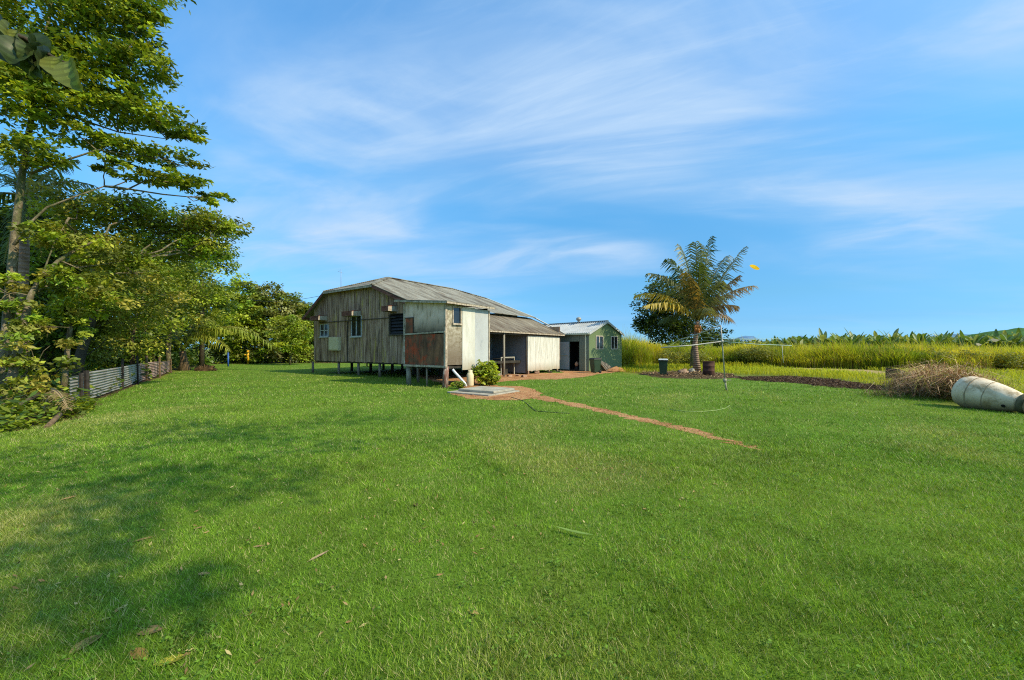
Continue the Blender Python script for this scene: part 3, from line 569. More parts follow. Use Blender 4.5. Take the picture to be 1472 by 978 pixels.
simple_tree('small_tree', 'small bright green fruit tree on the lawn beside the house', 417, 42, ((412, 470, 42, 24, 15, 900), (430, 478, 42, 20, 15, 800), (402, 488, 41.6, 20, 14, 800), (422, 495, 41.6, 24, 13, 900), (412, 462, 42, 14, 9, 400), (436, 498, 42, 14, 10, 400)), G_BRT, M['bark_pale'], .26, .13, seed=60, r0=.12, trunk_top=(416, 492, 42), group='trees on the lawn')

CN = .8
# mango-like tree behind the palm
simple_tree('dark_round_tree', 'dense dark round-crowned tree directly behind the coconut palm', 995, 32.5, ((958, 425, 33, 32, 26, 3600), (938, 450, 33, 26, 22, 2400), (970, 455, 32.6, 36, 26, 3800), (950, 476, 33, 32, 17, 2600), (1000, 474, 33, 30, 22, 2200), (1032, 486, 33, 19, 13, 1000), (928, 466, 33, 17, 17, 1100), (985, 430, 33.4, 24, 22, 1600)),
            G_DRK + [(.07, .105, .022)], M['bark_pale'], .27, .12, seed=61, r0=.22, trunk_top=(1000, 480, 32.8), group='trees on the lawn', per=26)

# tree standing outside the frame to the right of the camera: its shade lies on the lawn
cl = []
for a in ((5.9, -2.3, 8.0, .8, .5), (5.0, -1.4, 8.0, .7, .4), (5.3, -.65, 9.0, 1.2, .8), (6.1, -.3, 9.0, 1.1, .7), (6.3, 1.45, 9.2, 1.3, .6), (4.6, -1.0, 9.0, 1.2, .8), (2.6, 1.05, 9.0, 1.5, .7), (3.7, 2.5, 9.0, 1.3, .5), (1.4, 3.8, 8.4, 1.2, .5), (3.6, -.2, 8.6, 1.3, .7), (6.8, 3.4, 10.2, 1.3, .6), (7.0, -3.2, 9.2, 1.2, 1.0), (4.9, 2.2, 9.6, 1.1, .5)): cl.append((a[:3], (a[3], a[3] * .7, a[4] * .6), 230))
tree('shade_tree', 'large spreading tree standing behind the viewpoint and shading the lawn', 'tree', (8.0, -5.5), [(np.array([(8.0, -5.5, -.05), (8.0, -5.4, 3), (7.6, -5.0, 6), (7.2, -4.6, 8)]), .22, .1), (np.array([(7.2, -4.6, 8), (6.9, -3.6, 9.4), (6.6, -2.6, 10.2)]), .06, .02)], cl, .2, .09, G_MID, M['bark_brown'], seed=70, flat=.5, spread=.3, reach=False, per=16)

# shrub by the slab
def shrub(name, label, base, h, w_, n, leaf, wid, cols, seed, group=None, cat='shrub'):
    r = np.random.default_rng(seed); root = thing(name, label, cat, (base[0], base[1], 0), 0, group); mb = MB()
    for i in range(6):
        a = r.uniform(0, 6.28); mb.tube(wiggle((.05 * math.cos(a), .05 * math.sin(a), 0), (w_ * .35 * math.cos(a), w_ * .35 * math.sin(a), h * .75), 4, .05, r), .018, 5, .006)
    mb.build('stem', M['bark_brown'], root)
    v, f, t = crown_leaves([((0, 0, h * .55), (w_ * .46, w_ * .46, h * .42), n), ((w_ * .1, 0, h * .25), (w_ * .4, w_ * .4, h * .22), n // 3)], np.zeros(3), leaf, wid, cols, r, bias=.7, per=9, spread=.14, flat=.7)
    np_obj('foliage', v, f, t, M['leaf'], root); return root
shrub('broadleaf_shrub', 'bright green broadleaf shrub beside the concrete slabs', (-1.15, 18.3), 1.12, 1.15, 1900, .17, .1, [(.34, .4, .03), (.26, .33, .03), (.42, .45, .05), (.2, .27, .025)], 80)
shrub('low_plant', 'low leafy plant at the foot of the white drain pipe', (-2.25, 16.7), .35, .6, 260, .1, .06, G_MID + G_BRT, 81)
for i, (px, D, h, w_) in enumerate(((1000, 40, 1.7, 3.0), (1075, 39, 1.9, 3.2), (1092, 38, 2.0, 3.0), (1130, 40, 1.6, 3.4), (1225, 36, 1.5, 3.6), (1345, 31, 1.7, 2.6), (1395, 30.5, 1.6, 2.2), (1440, 30, 1.5, 2.2), (960, 40, 1.6, 3), (1175, 38, 1.5, 3))):
    X = (px - CX) / F * D
    shrub('field_bush', ['dark bush right behind the palm trunks', 'dark bush seen left of the clothes line post head', 'rounded dark bush below the right clothes line arms', 'olive bush beneath the dangling clothes line cord', 'olive bush above the sandy track', 'dark green bush behind the dry brush pile', 'bush between the brush pile and the white drum', 'dark bush above the neck of the white drum', 'olive bush behind the pale-lidded bin', 'low olive bush in the tall grass left of the sandy track'][i],
          (X, D), h, w_, 2600, .17, .06, [(.26, .27, .035), (.2, .23, .03), (.34, .32, .04), (.14, .16, .025)], 90 + i, 'bushes in the field')

# low plants and debris at the left edge
gx, gy = poly_points(20000, [(-9.9, 7.9), (-10.2, 9.2), (-11.0, 10.6), (-12.2, 11.8), (-13.5, 11.5), (-15, 8.5), (-12.6, 7.2)])
n = len(gx); n2 = min(n, 5200); gx, gy = gx[:n2], gy[:n2]
hz = np.abs(rng.normal(0, .16, n2)) * (1 + .6 * fnoise(gx, gy, 3, 4)) + .03
k = fnoise(gx, gy, 3.5, 8) > -.25; gx, gy, hz = gx[k], gy[k], hz[k]
c = np.array(G_MID + G_BRT)[rng.integers(0, 7, len(gx))] * rng.uniform(.6, 1.2, len(gx))[:, None]
v, f, t = leaf_quads(np.stack([gx, gy, hz], 1), 1.2, .13, .1, c, rng, .1)
tag(np_obj('ground_cover', v, f, t, M['leaf']), 'low leafy creepers spilling onto the lawn at the left edge', 'ground cover', kind='stuff')
gx, gy = poly_points(60000, edge_poly); k = (np.hypot(gx, gy) < 60) & (gx > -1.5 * gy) ; gx, gy = gx[k][:14000], gy[k][:14000]
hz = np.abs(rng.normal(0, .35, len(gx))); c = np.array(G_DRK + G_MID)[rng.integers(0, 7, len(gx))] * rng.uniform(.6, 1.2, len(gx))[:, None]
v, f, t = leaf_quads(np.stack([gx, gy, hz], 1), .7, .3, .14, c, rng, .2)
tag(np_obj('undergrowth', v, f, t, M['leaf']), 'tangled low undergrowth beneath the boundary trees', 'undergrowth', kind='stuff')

# ------------------------------------------------------------------ palms
def frond_mesh(p0, p1, rise, r, n=46, ll=.75, col=(.1, .14, .03), stem=(.25, .22, .06), mid_h=None, lw=.05, dro=.55):
    """arched rachis from p0 to p1, leaflets hanging on both sides; returns V, F, tint"""
    p0 = np.array(p0, float); p1 = np.array(p1, float); mid = (p0 + p1) / 2; ln = np.linalg.norm(p1 - p0); mid = mid + np.array([0, 0, rise * ln]) - (p1 - p0) * .08 * np.array([1, 1, 0])
    t = np.linspace(0, 1, 16)[:, None]; cu = (1 - t) ** 2 * p0 + 2 * t * (1 - t) * mid + t ** 2 * p1
    V = []; Fq = []; T = []
    def quad(a, b, c_, d, co): k = len(V); V.extend([a, b, c_, d]); Fq.append((k, k + 1, k + 2, k + 3)); T.append(co)
    for i in range(15):
        d = unit(cu[i + 1] - cu[i]); s = unit(np.cross(d, [0, 0, 1.])); up = np.cross(s, d); w0 = .05 * (1 - i / 16) + .008; w1 = .05 * (1 - (i + 1) / 16) + .008
        quad(cu[i] - s * w0, cu[i] + s * w0, cu[i + 1] + s * w1, cu[i + 1] - s * w1, stem); quad(cu[i] - up * w0, cu[i] + up * w0, cu[i + 1] + up * w1, cu[i + 1] - up * w1, stem)
    for j in range(n):
        q = .16 + .84 * (j + .5) / n; x = q * 15; i = min(int(x), 14); c0 = cu[i] + (cu[i + 1] - cu[i]) * (x - i); d = unit(cu[i + 1] - cu[i]); s = unit(np.cross(d, [0, 0, 1.])); up = np.cross(s, d)
        le = ll * (math.sin(math.pi * min(1, .18 + q * .82)) ** .6 * .85 + .2)
        for sg in (-1, 1):
            if r.random() < .14: continue
            le = le * r.uniform(.75, 1.18)
            a = unit(s * sg * .75 + d * .7 + np.array([0, 0, -.3]) * dro + r.normal(0, .07, 3)); m1 = c0 + a * le * .42; m2 = m1 + unit(a * .6 + np.array([0, 0, -dro * r.uniform(.8, 1.6)])) * le * .58
            wv = d * lw * .5; co = np.array(col) * r.uniform(.7, 1.3)
            quad(c0 - wv * .7, c0 + wv * .7, m1 + wv, m1 - wv, co); quad(m1 - wv, m1 + wv, m2 + wv * .2, m2 - wv * .2, co * 1.05)
    return np.array(V), np.array(Fq), np.array(T)
def palm(name, label, base, trunk_pts, r0, r1, fronds, seed, group=None, trunk_mat='palm_trunk', ll=.8, lw=.06, n=46):
    r = np.random.default_rng(seed); b = np.array([base[0], base[1], 0.]); root = thing(name, label, 'palm', tuple(b), 0, group)
    mb = MB(); tp = [np.array(p) - b for p in trunk_pts]; m = len(tp)
    rs = [r0 * 1.45] + [r0 + (r1 - r0) * i / (m - 1) for i in range(1, m)]; mb.tube(tp, r0, 12, rs=rs); mb.build('trunk', M[trunk_mat], root)
    for p0, p1, rise, col in fronds:
        v, f, t = frond_mesh(np.array(p0) - b, np.array(p1) - b, rise, r, n, ll, col, lw=lw); np_obj('frond', v, f, t, M['leaf'], root)
    return root
PD = 29.3; pb = ((1002 - CX) / F * PD, PD); hub = W(1003, 462, PD)
GP = (.07, .105, .03); GB = (.22, .15, .07); GY = (.5, .36, .05); GO = (.3, .21, .07); GG = (.16, .18, .09)
fr = []
for px, py, dD, rise, col in ((1022, 341, .3, .10, GP), (1000, 348, -1.2, .14, GG), (976, 352, 1.0, .26, GG), (960, 372, -1.0, .3, GP), (932, 393, -.5, .34, GG), (912, 425, .6, .36, GY), (926, 440, -1.4, .3, GY), (1070, 356, .4, .05, GG), (1063, 396, -.6, .12, GB), (1084, 411, .4, .22, GB),
                              (1046, 368, 1.8, .2, GP), (1060, 440, -1.2, .34, GB), (984, 392, -2.0, .14, GO), (1020, 446, -3.0, .3, GG), (1030, 392, 2.6, .24, GP), (1046, 424, .2, .3, GG), (1036, 405, -2.2, .24, GG), (1010, 360, 2.2, .14, GP), (1052, 462, 1.2, .36, GB), (948, 462, 1.2, .36, GP), (1005, 378, -2.4, .22, GP)):
    fr.append((hub + np.array([(px - 1003) * .0012, 0, .05]), W(px, py, PD + dD), rise, col))
pm = palm('coconut_palm', 'coconut palm with browning fronds beside the rusty drum', pb, [np.array([pb[0], pb[1], -.05]), W(1001, 515, PD), W(999, 495, PD), W(1001, 475, PD), hub], .2, .14, fr, 3, ll=1.2, lw=.085, n=48)
for i in range(7):
    mb = MB(); c = hub - np.array([*pb, 0]) + np.array([-.3 + .12 * (i % 4), -.3 - .06 * (i % 3), -.45 - .18 * (i // 3)]); pr_ = [(.001, -.15), (.08, -.12), (.12, 0), (.09, .1), (.001, .15)]
    mb.lathe([(q, z + 0) for q, z in pr_], 10); mb.v = [(x + c[0], y + c[1], z + c[2]) for x, y, z in mb.v]; mb.build('coconut', M['coconut'], pm)

hub2 = W(262, 505, 31)
fr = [(hub2, W(px, py, 31 + d), rise, c) for px, py, d, rise, c in ((335, 478, -1, .42, (.34, .36, .05)), (372, 480, .5, .4, (.3, .33, .05)), (395, 500, -.5, .45, (.26, .3, .045)), (330, 505, -1.5, .5, (.34, .35, .05)), (285, 455, 1, .2, (.12, .16, .03)), (240, 460, 1, .25, (.1, .14, .03)), (310, 452, 1.5, .3, (.15, .18, .035)), (215, 490, .5, .35, (.1, .14, .03)))]
palm('arching_palm', 'young palm with long arching fronds left of the blue post', ((265 - CX) / F * 31, 31), [np.array([(265 - CX) / F * 31, 31, -.05]), W(265, 520, 31), hub2], .3, .2, fr, 4, trunk_mat='bark_brown', ll=1.35, lw=.1, n=36)
hub3 = W(38, 285, 15)
fr = [(hub3, W(px, py, 15 + d), rise, c) for px, py, d, rise, c in ((138, 268, .3, .30, (.16, .18, .035)), (110, 230, 1, .2, (.13, .15, .03)), (-20, 250, .5, .25, G_DRK[2]), (-60, 300, -.5, .35, G_DRK[1]), (60, 370, -1, .45, G_DRK[2]), (5, 380, -1, .4, G_DRK[1]), (100, 350, -.3, .5, (.1, .12, .03)), (60, 200, 1.2, .1, G_DRK[2]), (-10, 210, 1, .12, G_DRK[2]))]
palm('feather_palm', 'tall dark feather palm behind the layered tree', ((30 - CX) / F * 15, 15), [np.array([(30 - CX) / F * 15, 15, -.05]), W(33, 420, 15), hub3], .16, .12, fr, 5, ll=.7, lw=.045)

# banana plantation -------------------------------------------------
def banana_mesh(seed, h=3.6):
    r = np.random.default_rng(seed); V = []; Fq = []; T = []
    def quad(a, b, c_, d, co): k = len(V); V.extend([a, b, c_, d]); Fq.append((k, k + 1, k + 2, k + 3)); T.append(co)
    n = 8; hs_ = h * .58
    for k in range(n):
        a0, a1 = 6.283 * k / n, 6.283 * (k + 1) / n; p = lambda a, q, z: np.array([math.cos(a) * q, math.sin(a) * q, z])
        quad(p(a0, .16, 0), p(a1, .16, 0), p(a1, .09, hs_), p(a0, .09, hs_), np.array([.16, .15, .05]))
    for i in range(9):
        a = 6.283 * i / 9 + r.uniform(-.3, .3); o = np.array([math.cos(a), math.sin(a), 0.]); s = np.array([-math.sin(a), math.cos(a), 0.]); ln = r.uniform(1.3, 1.9); up = r.uniform(.75, 1.25); dr = r.uniform(.1, 1.1)
        cu = []
        for j in range(8):
            t = j / 7; cu.append(np.array([0, 0, hs_]) + o * ln * t * (1.05 - up * .35) + np.array([0, 0, 1.]) * ln * (up * 1.3 * t - dr * t * t * .9))
        hw = [.03, .05, .17, .22, .23, .2, .13, .02]; co = np.array([(.1, .17, .04), (.15, .23, .06), (.26, .3, .12)][r.integers(0, 3)])
        for j in range(7):
            for sg in (-1, 1):
                e0 = cu[j] + s * sg * hw[j] + np.array([0, 0, hw[j] * .35]); e1 = cu[j + 1] + s * sg * hw[j + 1] + np.array([0, 0, hw[j + 1] * .35]); quad(cu[j], e0, e1, cu[j + 1], co * r.uniform(.75, 1.3))
    return np.array(V), np.array(Fq), np.array(T)
protos = []
for k in range(5):
    o = np_obj('banana_plant', *banana_mesh(100 + k), M['leaf'])
    tag(o, 'banana plant with broad upright leaves in the plantation behind the tall grass', 'banana plant', 'banana plants behind the field'); protos.append(o)
first = [True] * 5; r = np.random.default_rng(5); spots = []
for row, (D, a, b, st) in enumerate(((56, 1215, 1500, 13), (62, 1175, 1495, 12), (69, 1150, 1490, 11), (77, 1130, 1490, 11), (86, 1110, 1490, 11), (98, 1025, 1260, 12))):
    px = a
    while px < b:
        spots.append(((px + r.uniform(-5, 5) - CX) / F * D, D + r.uniform(-2, 2), r.uniform(.84, 1.08) * (1.0 if row < 4 else 1.12))); px += st * r.uniform(.7, 1.3)
for i, (x_, y_, sc_) in enumerate(spots):
    k = i % 5; o = protos[k] if first[k] else protos[k].copy()
    if not first[k]: COL.objects.link(o)
    first[k] = False; o.location = (x_, y_, 0); o.rotation_euler = (0, 0, r.uniform(0, 6.28)); o.scale = (sc_ * 1.1, sc_ * 1.1, sc_)

# ------------------------------------------------------------------ the house (local: x = -s to the right along the gable, y = t going back)
AX, AY = -2.80, 17.1; YAW = math.atan2(-.581, .814)
house = thing('farmhouse', 'weathered timber farmhouse on stumps with grey iron roof', 'house', (AX, AY, 0), YAW)
def hs_at(px, t):                                # position s along the gable direction seen at px on plane t
    x0, y0 = AX + .581 * t, AY + .814 * t; q = (px - CX) / F; return (x0 - q * y0) / (.814 + .581 * q)
def ht_at(px, s):
    x0, y0 = AX - .814 * s, AY + .581 * s; q = (px - CX) / F; return -(x0 - q * y0) / (.581 - .814 * q)
def hz_at(py, s, t): return CAM_H - (py - HY) * (AY + .581 * s + .814 * t) / F
zr = lambda s: 5.48 + .38 * (s - 8.27)
zl = lambda s: 5.40 + .6 * (13.52 - s)
FL = .93
rf = MB(); sl = lambda pts: rf.slab([(-s, t, z) for s, t, z in pts], .035)
RZ = zr(11.4)
sl([(8.16, 2.15, 5.44), (4.5, 2.15, zr(4.5) + .06), (4.5, 14.3, zr(4.5) + .06), (9.41, 14.3, zr(9.41)), (11.4, 12.2, RZ), (11.4, 5.7, RZ)])
sl([(8.16, 2.15, 5.44), (11.4, 5.7, RZ), (13.45, 2.15, 5.44)])
sl([(13.45, 2.15, 5.44), (11.4, 5.7, RZ), (11.4, 12.2, RZ), (12.67, 14.3, 5.91), (16.06, 14.3, zl(16.06)), (16.06, 2.15, zl(16.06))])
sl([(11.4, 12.2, RZ), (9.41, 14.3, zr(9.41)), (12.67, 14.3, 5.91)])
lz = lambda s: 3.66 + .083 * (s + .3)
sl([(-.3, -.25, lz(-.3)), (-.3, 2.98, lz(-.3)), (4.85, 2.98, lz(4.85)), (4.85, 2.12, lz(4.85)), (3.1, 2.12, lz(3.1)), (3.1, -.25, lz(3.1))])
roof = rf.build('roof', M['roof'], house)
rf2 = MB(); rf2.slab([(-s, t, z) for s, t, z in ((5.0, 2.9, 4.06), (1.95, 2.9, 2.73), (1.95, 14.3, 2.73), (5.0, 14.3, 4.06))], .03); rf2.build('veranda_roof', M['roof_dark'], house)
cp = MB()
for a, b in (((11.4, 5.7, RZ), (11.4, 12.2, RZ)), ((8.16, 2.15, 5.44), (11.4, 5.7, RZ)), ((13.45, 2.15, 5.44), (11.4, 5.7, RZ)), ((11.4, 12.2, RZ), (9.41, 14.3, zr(9.41)))):
    cp.bar((-a[0], a[1], a[2] + .02), (-b[0], b[1], b[2] + .02), .28, .05)
cp.build('ridge_capping', M['roof'], roof)
bc = MB(); bc.bar((-9.41, 14.32, zr(9.41) + .03), (-4.8, 14.32, 4.18), .18, .07); bc.bar((-4.8, 14.32, 4.18), (-1.95, 14.32, 2.77), .18, .07); bc.build('barge_capping', M['roof_light'], roof)
fs = MB()
fs.bar((-8.2, 2.17, 5.33), (-4.7, 2.17, zr(4.7) - .13), .04, .17); fs.bar((-13.5, 2.17, 5.31), (-16.1, 2.17, zl(16.1) - .13), .04, .17)
fs.bar((-16.07, 2.1, zl(16.06) - .1), (-16.07, 14.3, zl(16.06) - .1), .04, .14)
fs.build('barge_board', M['fascia'], house)
for a_, b_, h_ in (((-8.1, 2.17, 5.36), (-13.5, 2.17, 5.36), .13), ((-3.1, -.24, lz(3.1) - .07), (.27, -.24, lz(-.3) - .07), .07), ((.29, -.25, lz(-.3) - .07), (.29, 2.98, lz(-.3) - .07), .07), ((-1.97, 2.98, 2.66), (-1.97, 14.3, 2.66), .08)):
    fs = MB(); fs.bar(a_, b_, .03, h_); fs.build('fascia_board', M['trim_pale'], house)
# gable wall of vertical boards with real gaps and lips
gw = MB(); r = np.random.default_rng(9); s = 2.66
T0 = 2.5
def top_at(s):
    if s < 4.9: return lz(s) - .06
    return min(zr(s), zl(s), 5.56) - .06
wins = []   # (s0, s1, z0, z1)
for pa, pb_, ya, yb in ((461, 472.5, 467, 483.5), (505.5, 520.5, 455, 483), (561, 581.5, 452, 480)):
    s1, s0 = hs_at(pa, T0), hs_at(pb_, T0); sm = (s0 + s1) / 2; wins.append((s0, s1, hz_at(yb, sm, T0), hz_at(ya, sm, T0)))
while s < 15.15:
    w_ = r.uniform(.17, .24); e = min(s + w_, 15.15); d = r.uniform(0, .014) + (.012 if int(s * 5) % 2 else 0); zb = FL - .08 + r.uniform(-.03, .03)
    segs = [(zb, None)]
    for (a, b, z0, z1) in wins:
        if s < b and e > a: segs = [(zb, z0), (z1, None)]
    for z0, z1 in segs:
        ta, tb = (z1, z1) if z1 else (top_at(s), top_at(e - .008))
        gw.hexa([(-e + .008, T0 - .02 - d, z0), (-s, T0 - .02 - d, z0), (-s, T0 + .02, z0), (-e + .008, T0 + .02, z0), (-e + .008, T0 - .02 - d, tb), (-s, T0 - .02 - d, ta), (-s, T0 + .02, ta), (-e + .008, T0 + .02, tb)])
    s = e
gw.build('gable_wall', M['boards'], house)
wl = MB()
wl.box(-15.17, -15.11, T0 + .03, 14, FL - .06, zl(15.15) - .05); wl.box(-15.1, -2.2, 13.94, 14, FL - .06, 3.3); wl.box(-13, -6, 13.9, 13.96, 3.3, 4.6)
wl.build('side_wall', M['boards'], house)
fl = MB(); fl.box(-15.1, -2.62, T0 + .03, 13.9, FL - .16, FL - .02); fl.box(-2.6, -.05, .05, 2.85, FL - .12, FL - .02); fl.build('floor', M['timber_dark'], house)
inn = MB(); inn.box(-5.06, -5.0, 2.95, 13.9, FL - .05, 4.1); inn.box(-5, -.05, 2.87, 2.93, FL - .1, 3.4); inn.box(-4.98, -2.25, 9.5, 9.56, .1, 2.7); inn.build('inner_wall', M['interior'], house)
# windows and hoods on the gable wall
for i, (a, b, z0, z1) in enumerate(wins):
    wf = MB()
    for x0, x1, q0, q1 in ((-b, -a, z0 - .05, z0), (-b, -a, z1, z1 + .04), (-b, -b + .05, z0, z1), (-a - .05, -a, z0, z1)): wf.box(x0, x1, T0 - .055, T0 + .03, q0, q1)
    m_ = -(a + b) / 2
    if i < 2: wf.box(m_ - .03, m_ + .03, T0 - .05, T0 + .02, z0, z1)
    if i == 0: wf.box(-b + .05, -a - .05, T0 - .045, T0 + .015, (z0 + z1) / 2 - .02, (z0 + z1) / 2 + .02)
    wf.box(-b - .06, -a + .06, T0 - .1, T0 - .056, z0 - .1, z0 - .03)
    win = wf.build('window', M['frame_white'] if i < 2 else M['boards_dark'], house)
    gp = MB()
    if i < 2: gp.box(-b + .04, -a - .04, T0 - .01, T0 + .008, z0, z1)
    else:
        for j in range(6):
            z = z0 + (z1 - z0) * (j + .1) / 6; gp.hexa([(-b + .05, T0 - .03, z), (-a - .05, T0 - .03, z), (-a - .05, T0 - .02, z), (-b + .05, T0 - .02, z), (-b + .05, T0 + .06, z + (z1 - z0) / 6), (-a - .05, T0 + .06, z + (z1 - z0) / 6), (-a - .05, T0 + .07, z + (z1 - z0) / 6), (-b + .05, T0 + .07, z + (z1 - z0) / 6)])
        gp.box(-b, -a, T0 + .09, T0 + .1, z0, z1)
    gp.build('pane', M['glass'] if i < 2 else M['black'], win)
for px0, px1, py0, py1 in ((445.5, 471.5, 453, 459.5), (490.5, 519.5, 446, 455.5), (547.5, 572, 438.5, 447.5)):
    PRJ = .65; tf = T0 - PRJ
    s1 = hs_at(px0, tf); s0 = hs_at(px1, T0); zt = hz_at(py0 + 1, (s0 + s1) / 2, tf + .3); zb = zt - .33
    hb = MB(); hb.hexa([(-s1, tf, zt - .09), (-s0, tf, zt - .09), (-s0, T0 - .045, zt + .02), (-s1, T0 - .045, zt + .02), (-s1, tf, zt - .05), (-s0, tf, zt - .05), (-s0, T0 - .045, zt + .06), (-s1, T0 - .045, zt + .06)])
    hb.box(-s1 + .02, -s0 - .02, tf, tf + .03, zb, zt - .1)
    aw = hb.build('awning', M['fascia'], house)
    for q in (-s1, -s0 - .03):
        eb = MB(); eb.hexa([(q, tf - .004, zb), (q + .03, tf - .004, zb), (q + .03, T0 - .05, zb), (q, T0 - .05, zb), (q, tf - .004, zt - .095), (q + .03, tf - .004, zt - .095), (q + .03, T0 - .05, zt + .014), (q, T0 - .05, zt + .014)]); eb.build('awning_side', M['trim_pale'], aw)
bt = MB(); bt.box(-14.4, -6.4, T0 - .075, T0 - .045, 3.42, 3.46); s_ = hs_at(501, T0); bt.box(-s_ - .02, -s_ + .02, T0 - .09, T0 - .05, FL - .05, 3.4); bt.build('conduit', M['boards_dark'], house)
s1, s0 = hs_at(473, T0 - .2), hs_at(487, T0 - .2); zt, zb = hz_at(484.5, s0, T0), hz_at(504, s0, T0)
mb = MB(); mb.box(-s1, -s0, T0 - .24, T0 - .045, zb, zt); mt = mb.build('meter_box', M['meter'], house, .01)
mb = MB(); mb.box(-s1 + .05, -s0 - .05, T0 - .26, T0 - .243, zb + .06, zt - .06); mb.build('meter_door', M['meter'], mt)
# stumps
def stump(s, t, w_, m, z1=FL - .16, lean=(0, 0), nm='stump'):
    mb = MB(); mb.tube([(-s + lean[0], t + lean[1], -.03), (-s + lean[0] * .4, t + lean[1] * .4, z1 * .5), (-s, t, z1)], w_ / 2, 8, w_ / 2 * .95); return mb.build(nm, m, house)
for px in (449.8, 487, 515.3, 546): stump(hs_at(px, T0 + .1), T0 + .1, .17, M['stump'])
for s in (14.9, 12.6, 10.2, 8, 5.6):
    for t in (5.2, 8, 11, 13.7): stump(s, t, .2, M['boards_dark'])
stump(-hs_at(0, 0) * 0 + .06, .07, .26, M['post_red'], FL - .02, (-.02, -.05)); stump(hs_at(587.5, .1), .1, .24, M['timber_grey'], FL - .05); stump(hs_at(613.5, .05), .05, .08, M['stump'], FL - .1)
stump(hs_at(601, 1.2), 1.2, .14, M['stump'], FL - .1); stump(.1, 2.7, .12, M['boards_dark'], FL - .1); stump(2.5, 2.4, .16, M['boards_dark'], FL - .1)
# lean-to room
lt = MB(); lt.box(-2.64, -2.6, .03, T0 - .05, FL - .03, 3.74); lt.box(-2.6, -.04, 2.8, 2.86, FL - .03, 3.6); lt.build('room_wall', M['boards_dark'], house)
up = MB(); sL = 2.62
up.hexa([(-sL, -.02, 2.4), (-.06, -.02, 2.42), (-.06, .02, 2.42), (-sL, .02, 2.4), (-sL, -.02, lz(sL) - .05), (-.06, -.02, lz(0) - .05), (-.06, .02, lz(0) - .05), (-sL, .02, lz(sL) - .05)]); up.build('cream_panel', M['fibro'], house)
lo = MB(); 
for i in range(4):
    a, b = -sL + i * .64, -sL + (i + 1) * .64 - .012; lo.box(a, b, -.03 - .004 * (i % 2), .015, FL + .02, 2.3)
lo.build('rusty_panel', M['rusty'], house)
tr = MB(); tr.hexa([(-sL - .03, -.07, 2.29), (-.02, -.07, 2.35), (-.02, .0, 2.35), (-sL - .03, .0, 2.29), (-sL - .03, -.07, 2.36), (-.02, -.07, 2.42), (-.02, .0, 2.42), (-sL - .03, .0, 2.36)]); tr.box(-sL - .06, .06, -.08, .04, FL - .07, FL + .015)
tr.box(-sL - .05, -sL + .03, -.06, .0, FL + .015, 3.72); tr.box(-.075, .03, -.055, .06, FL + .015, 3.6); tr.build('corner_trim', M['trim_pale'], house)
s1, s0 = hs_at(584.5, 0), hs_at(594.5, 0); sh = MB(); sh.box(-s1, -s0, -.05, -.025, 2.39, 3.04); sh.build('shutter', M['rusty'], house)
q = MB(); q.box(-s1 - .05, -s0 + .06, -.065, -.024, 3.05, 3.09); q.box(-s0, -s0 + .04, -.06, -.024, 2.39, 3.04); q.build('shutter_frame', M['boards_dark'], house)
tw = [ht_at(651, 0), ht_at(661.5, 0)]; zw = (2.77, 3.45)
sd = MB()
for y0, y1, z0, z1 in ((.06, tw[0], FL + .03, 3.58), (tw[1], .985, FL + .03, 3.58), (tw[0], tw[1], FL + .03, zw[0]), (tw[0], tw[1], zw[1], 3.58)): sd.box(-.03, .0, y0, y1, z0, z1)
sd.build('stained_panel', M['block'], house)
wf = MB(); wf.box(-.01, .04, tw[0] - .05, tw[0], zw[0], zw[1] + .05); wf.box(-.01, .04, tw[1], tw[1] + .05, zw[0], zw[1] + .05); wf.box(-.01, .04, tw[0], tw[1], zw[1], zw[1] + .05); wf.box(-.01, .1, tw[0] - .08, tw[1] + .08, zw[0] - .07, zw[0])
win = wf.build('window', M['trim_pale'], house); gp = MB(); gp.box(-.02, -.005, tw[0], tw[1], zw[0], zw[1]); gp.build('pane', M['glass'], win)
ws = MB(); ws.box(0.0, .035, .99, 1.84, .72, 3.53); ws.build('white_panel', M['white_sheet'], house); gs = MB(); gs.box(0.0, .025, 1.845, 2.82, .84, 3.5); gs.build('grey_panel', M['grey_sheet'], house)
be = MB(); be.box(-.2, .06, 2.82, 2.9, .84, 3.5); be.build('end_trim', M['trim_pale'], house)
bm = MB(); bm.box(-.1, .1, 1.6, 3.0, .70, .80); bm.box(.02, .08, 1.7, 1.76, 0, .7); bm.box(.02, .08, 2.4, 2.46, 0, .7); bm.build('bearer', M['timber_dark'], house)
pp = MB(); pp.tube([(.12, .28, .78), (.2, .33, .66), (.62, .5, .2), (.68, .52, .06)], .055, 10); pp.build('drain_pipe', M['pvc'], house)
# carport: posts, white boarded room, stairs
stump(2.15, 7.0, .15, M['timber_grey'], 2.62, nm='veranda_post'); stump(2.2, 9.52, .11, M['boards_dark'], 2.62, nm='veranda_post')
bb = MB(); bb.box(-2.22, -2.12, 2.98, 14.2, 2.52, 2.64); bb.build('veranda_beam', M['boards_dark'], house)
wb = MB(); r = np.random.default_rng(4); t = 9.62
while t < 13.85:
    e = min(t + r.uniform(.26, .36), 13.85); d = r.uniform(0, .015); wb.box(-2.2, -2.17 + d, t, e - .006, .16 + r.uniform(0, .07), 2.6); t = e
wb.build('white_board_wall', M['white_boards'], house)
wb = MB(); wb.box(-5, -2.22, 13.88, 13.93, .2, 2.9); wb.build('end_wall', M['white_boards'], house)
bs = MB(); 
for t in (9.75, 11, 12.4, 13.6): bs.box(-2.3, -2.18, t - .06, t + .06, 0, .3)
bs.build('base_block', M['brick'], house)
st = MB()
for q in (-3.0, -3.9): st.bar((q, 5.3, 1.0), (q, 7.8, .02), .05, .2)
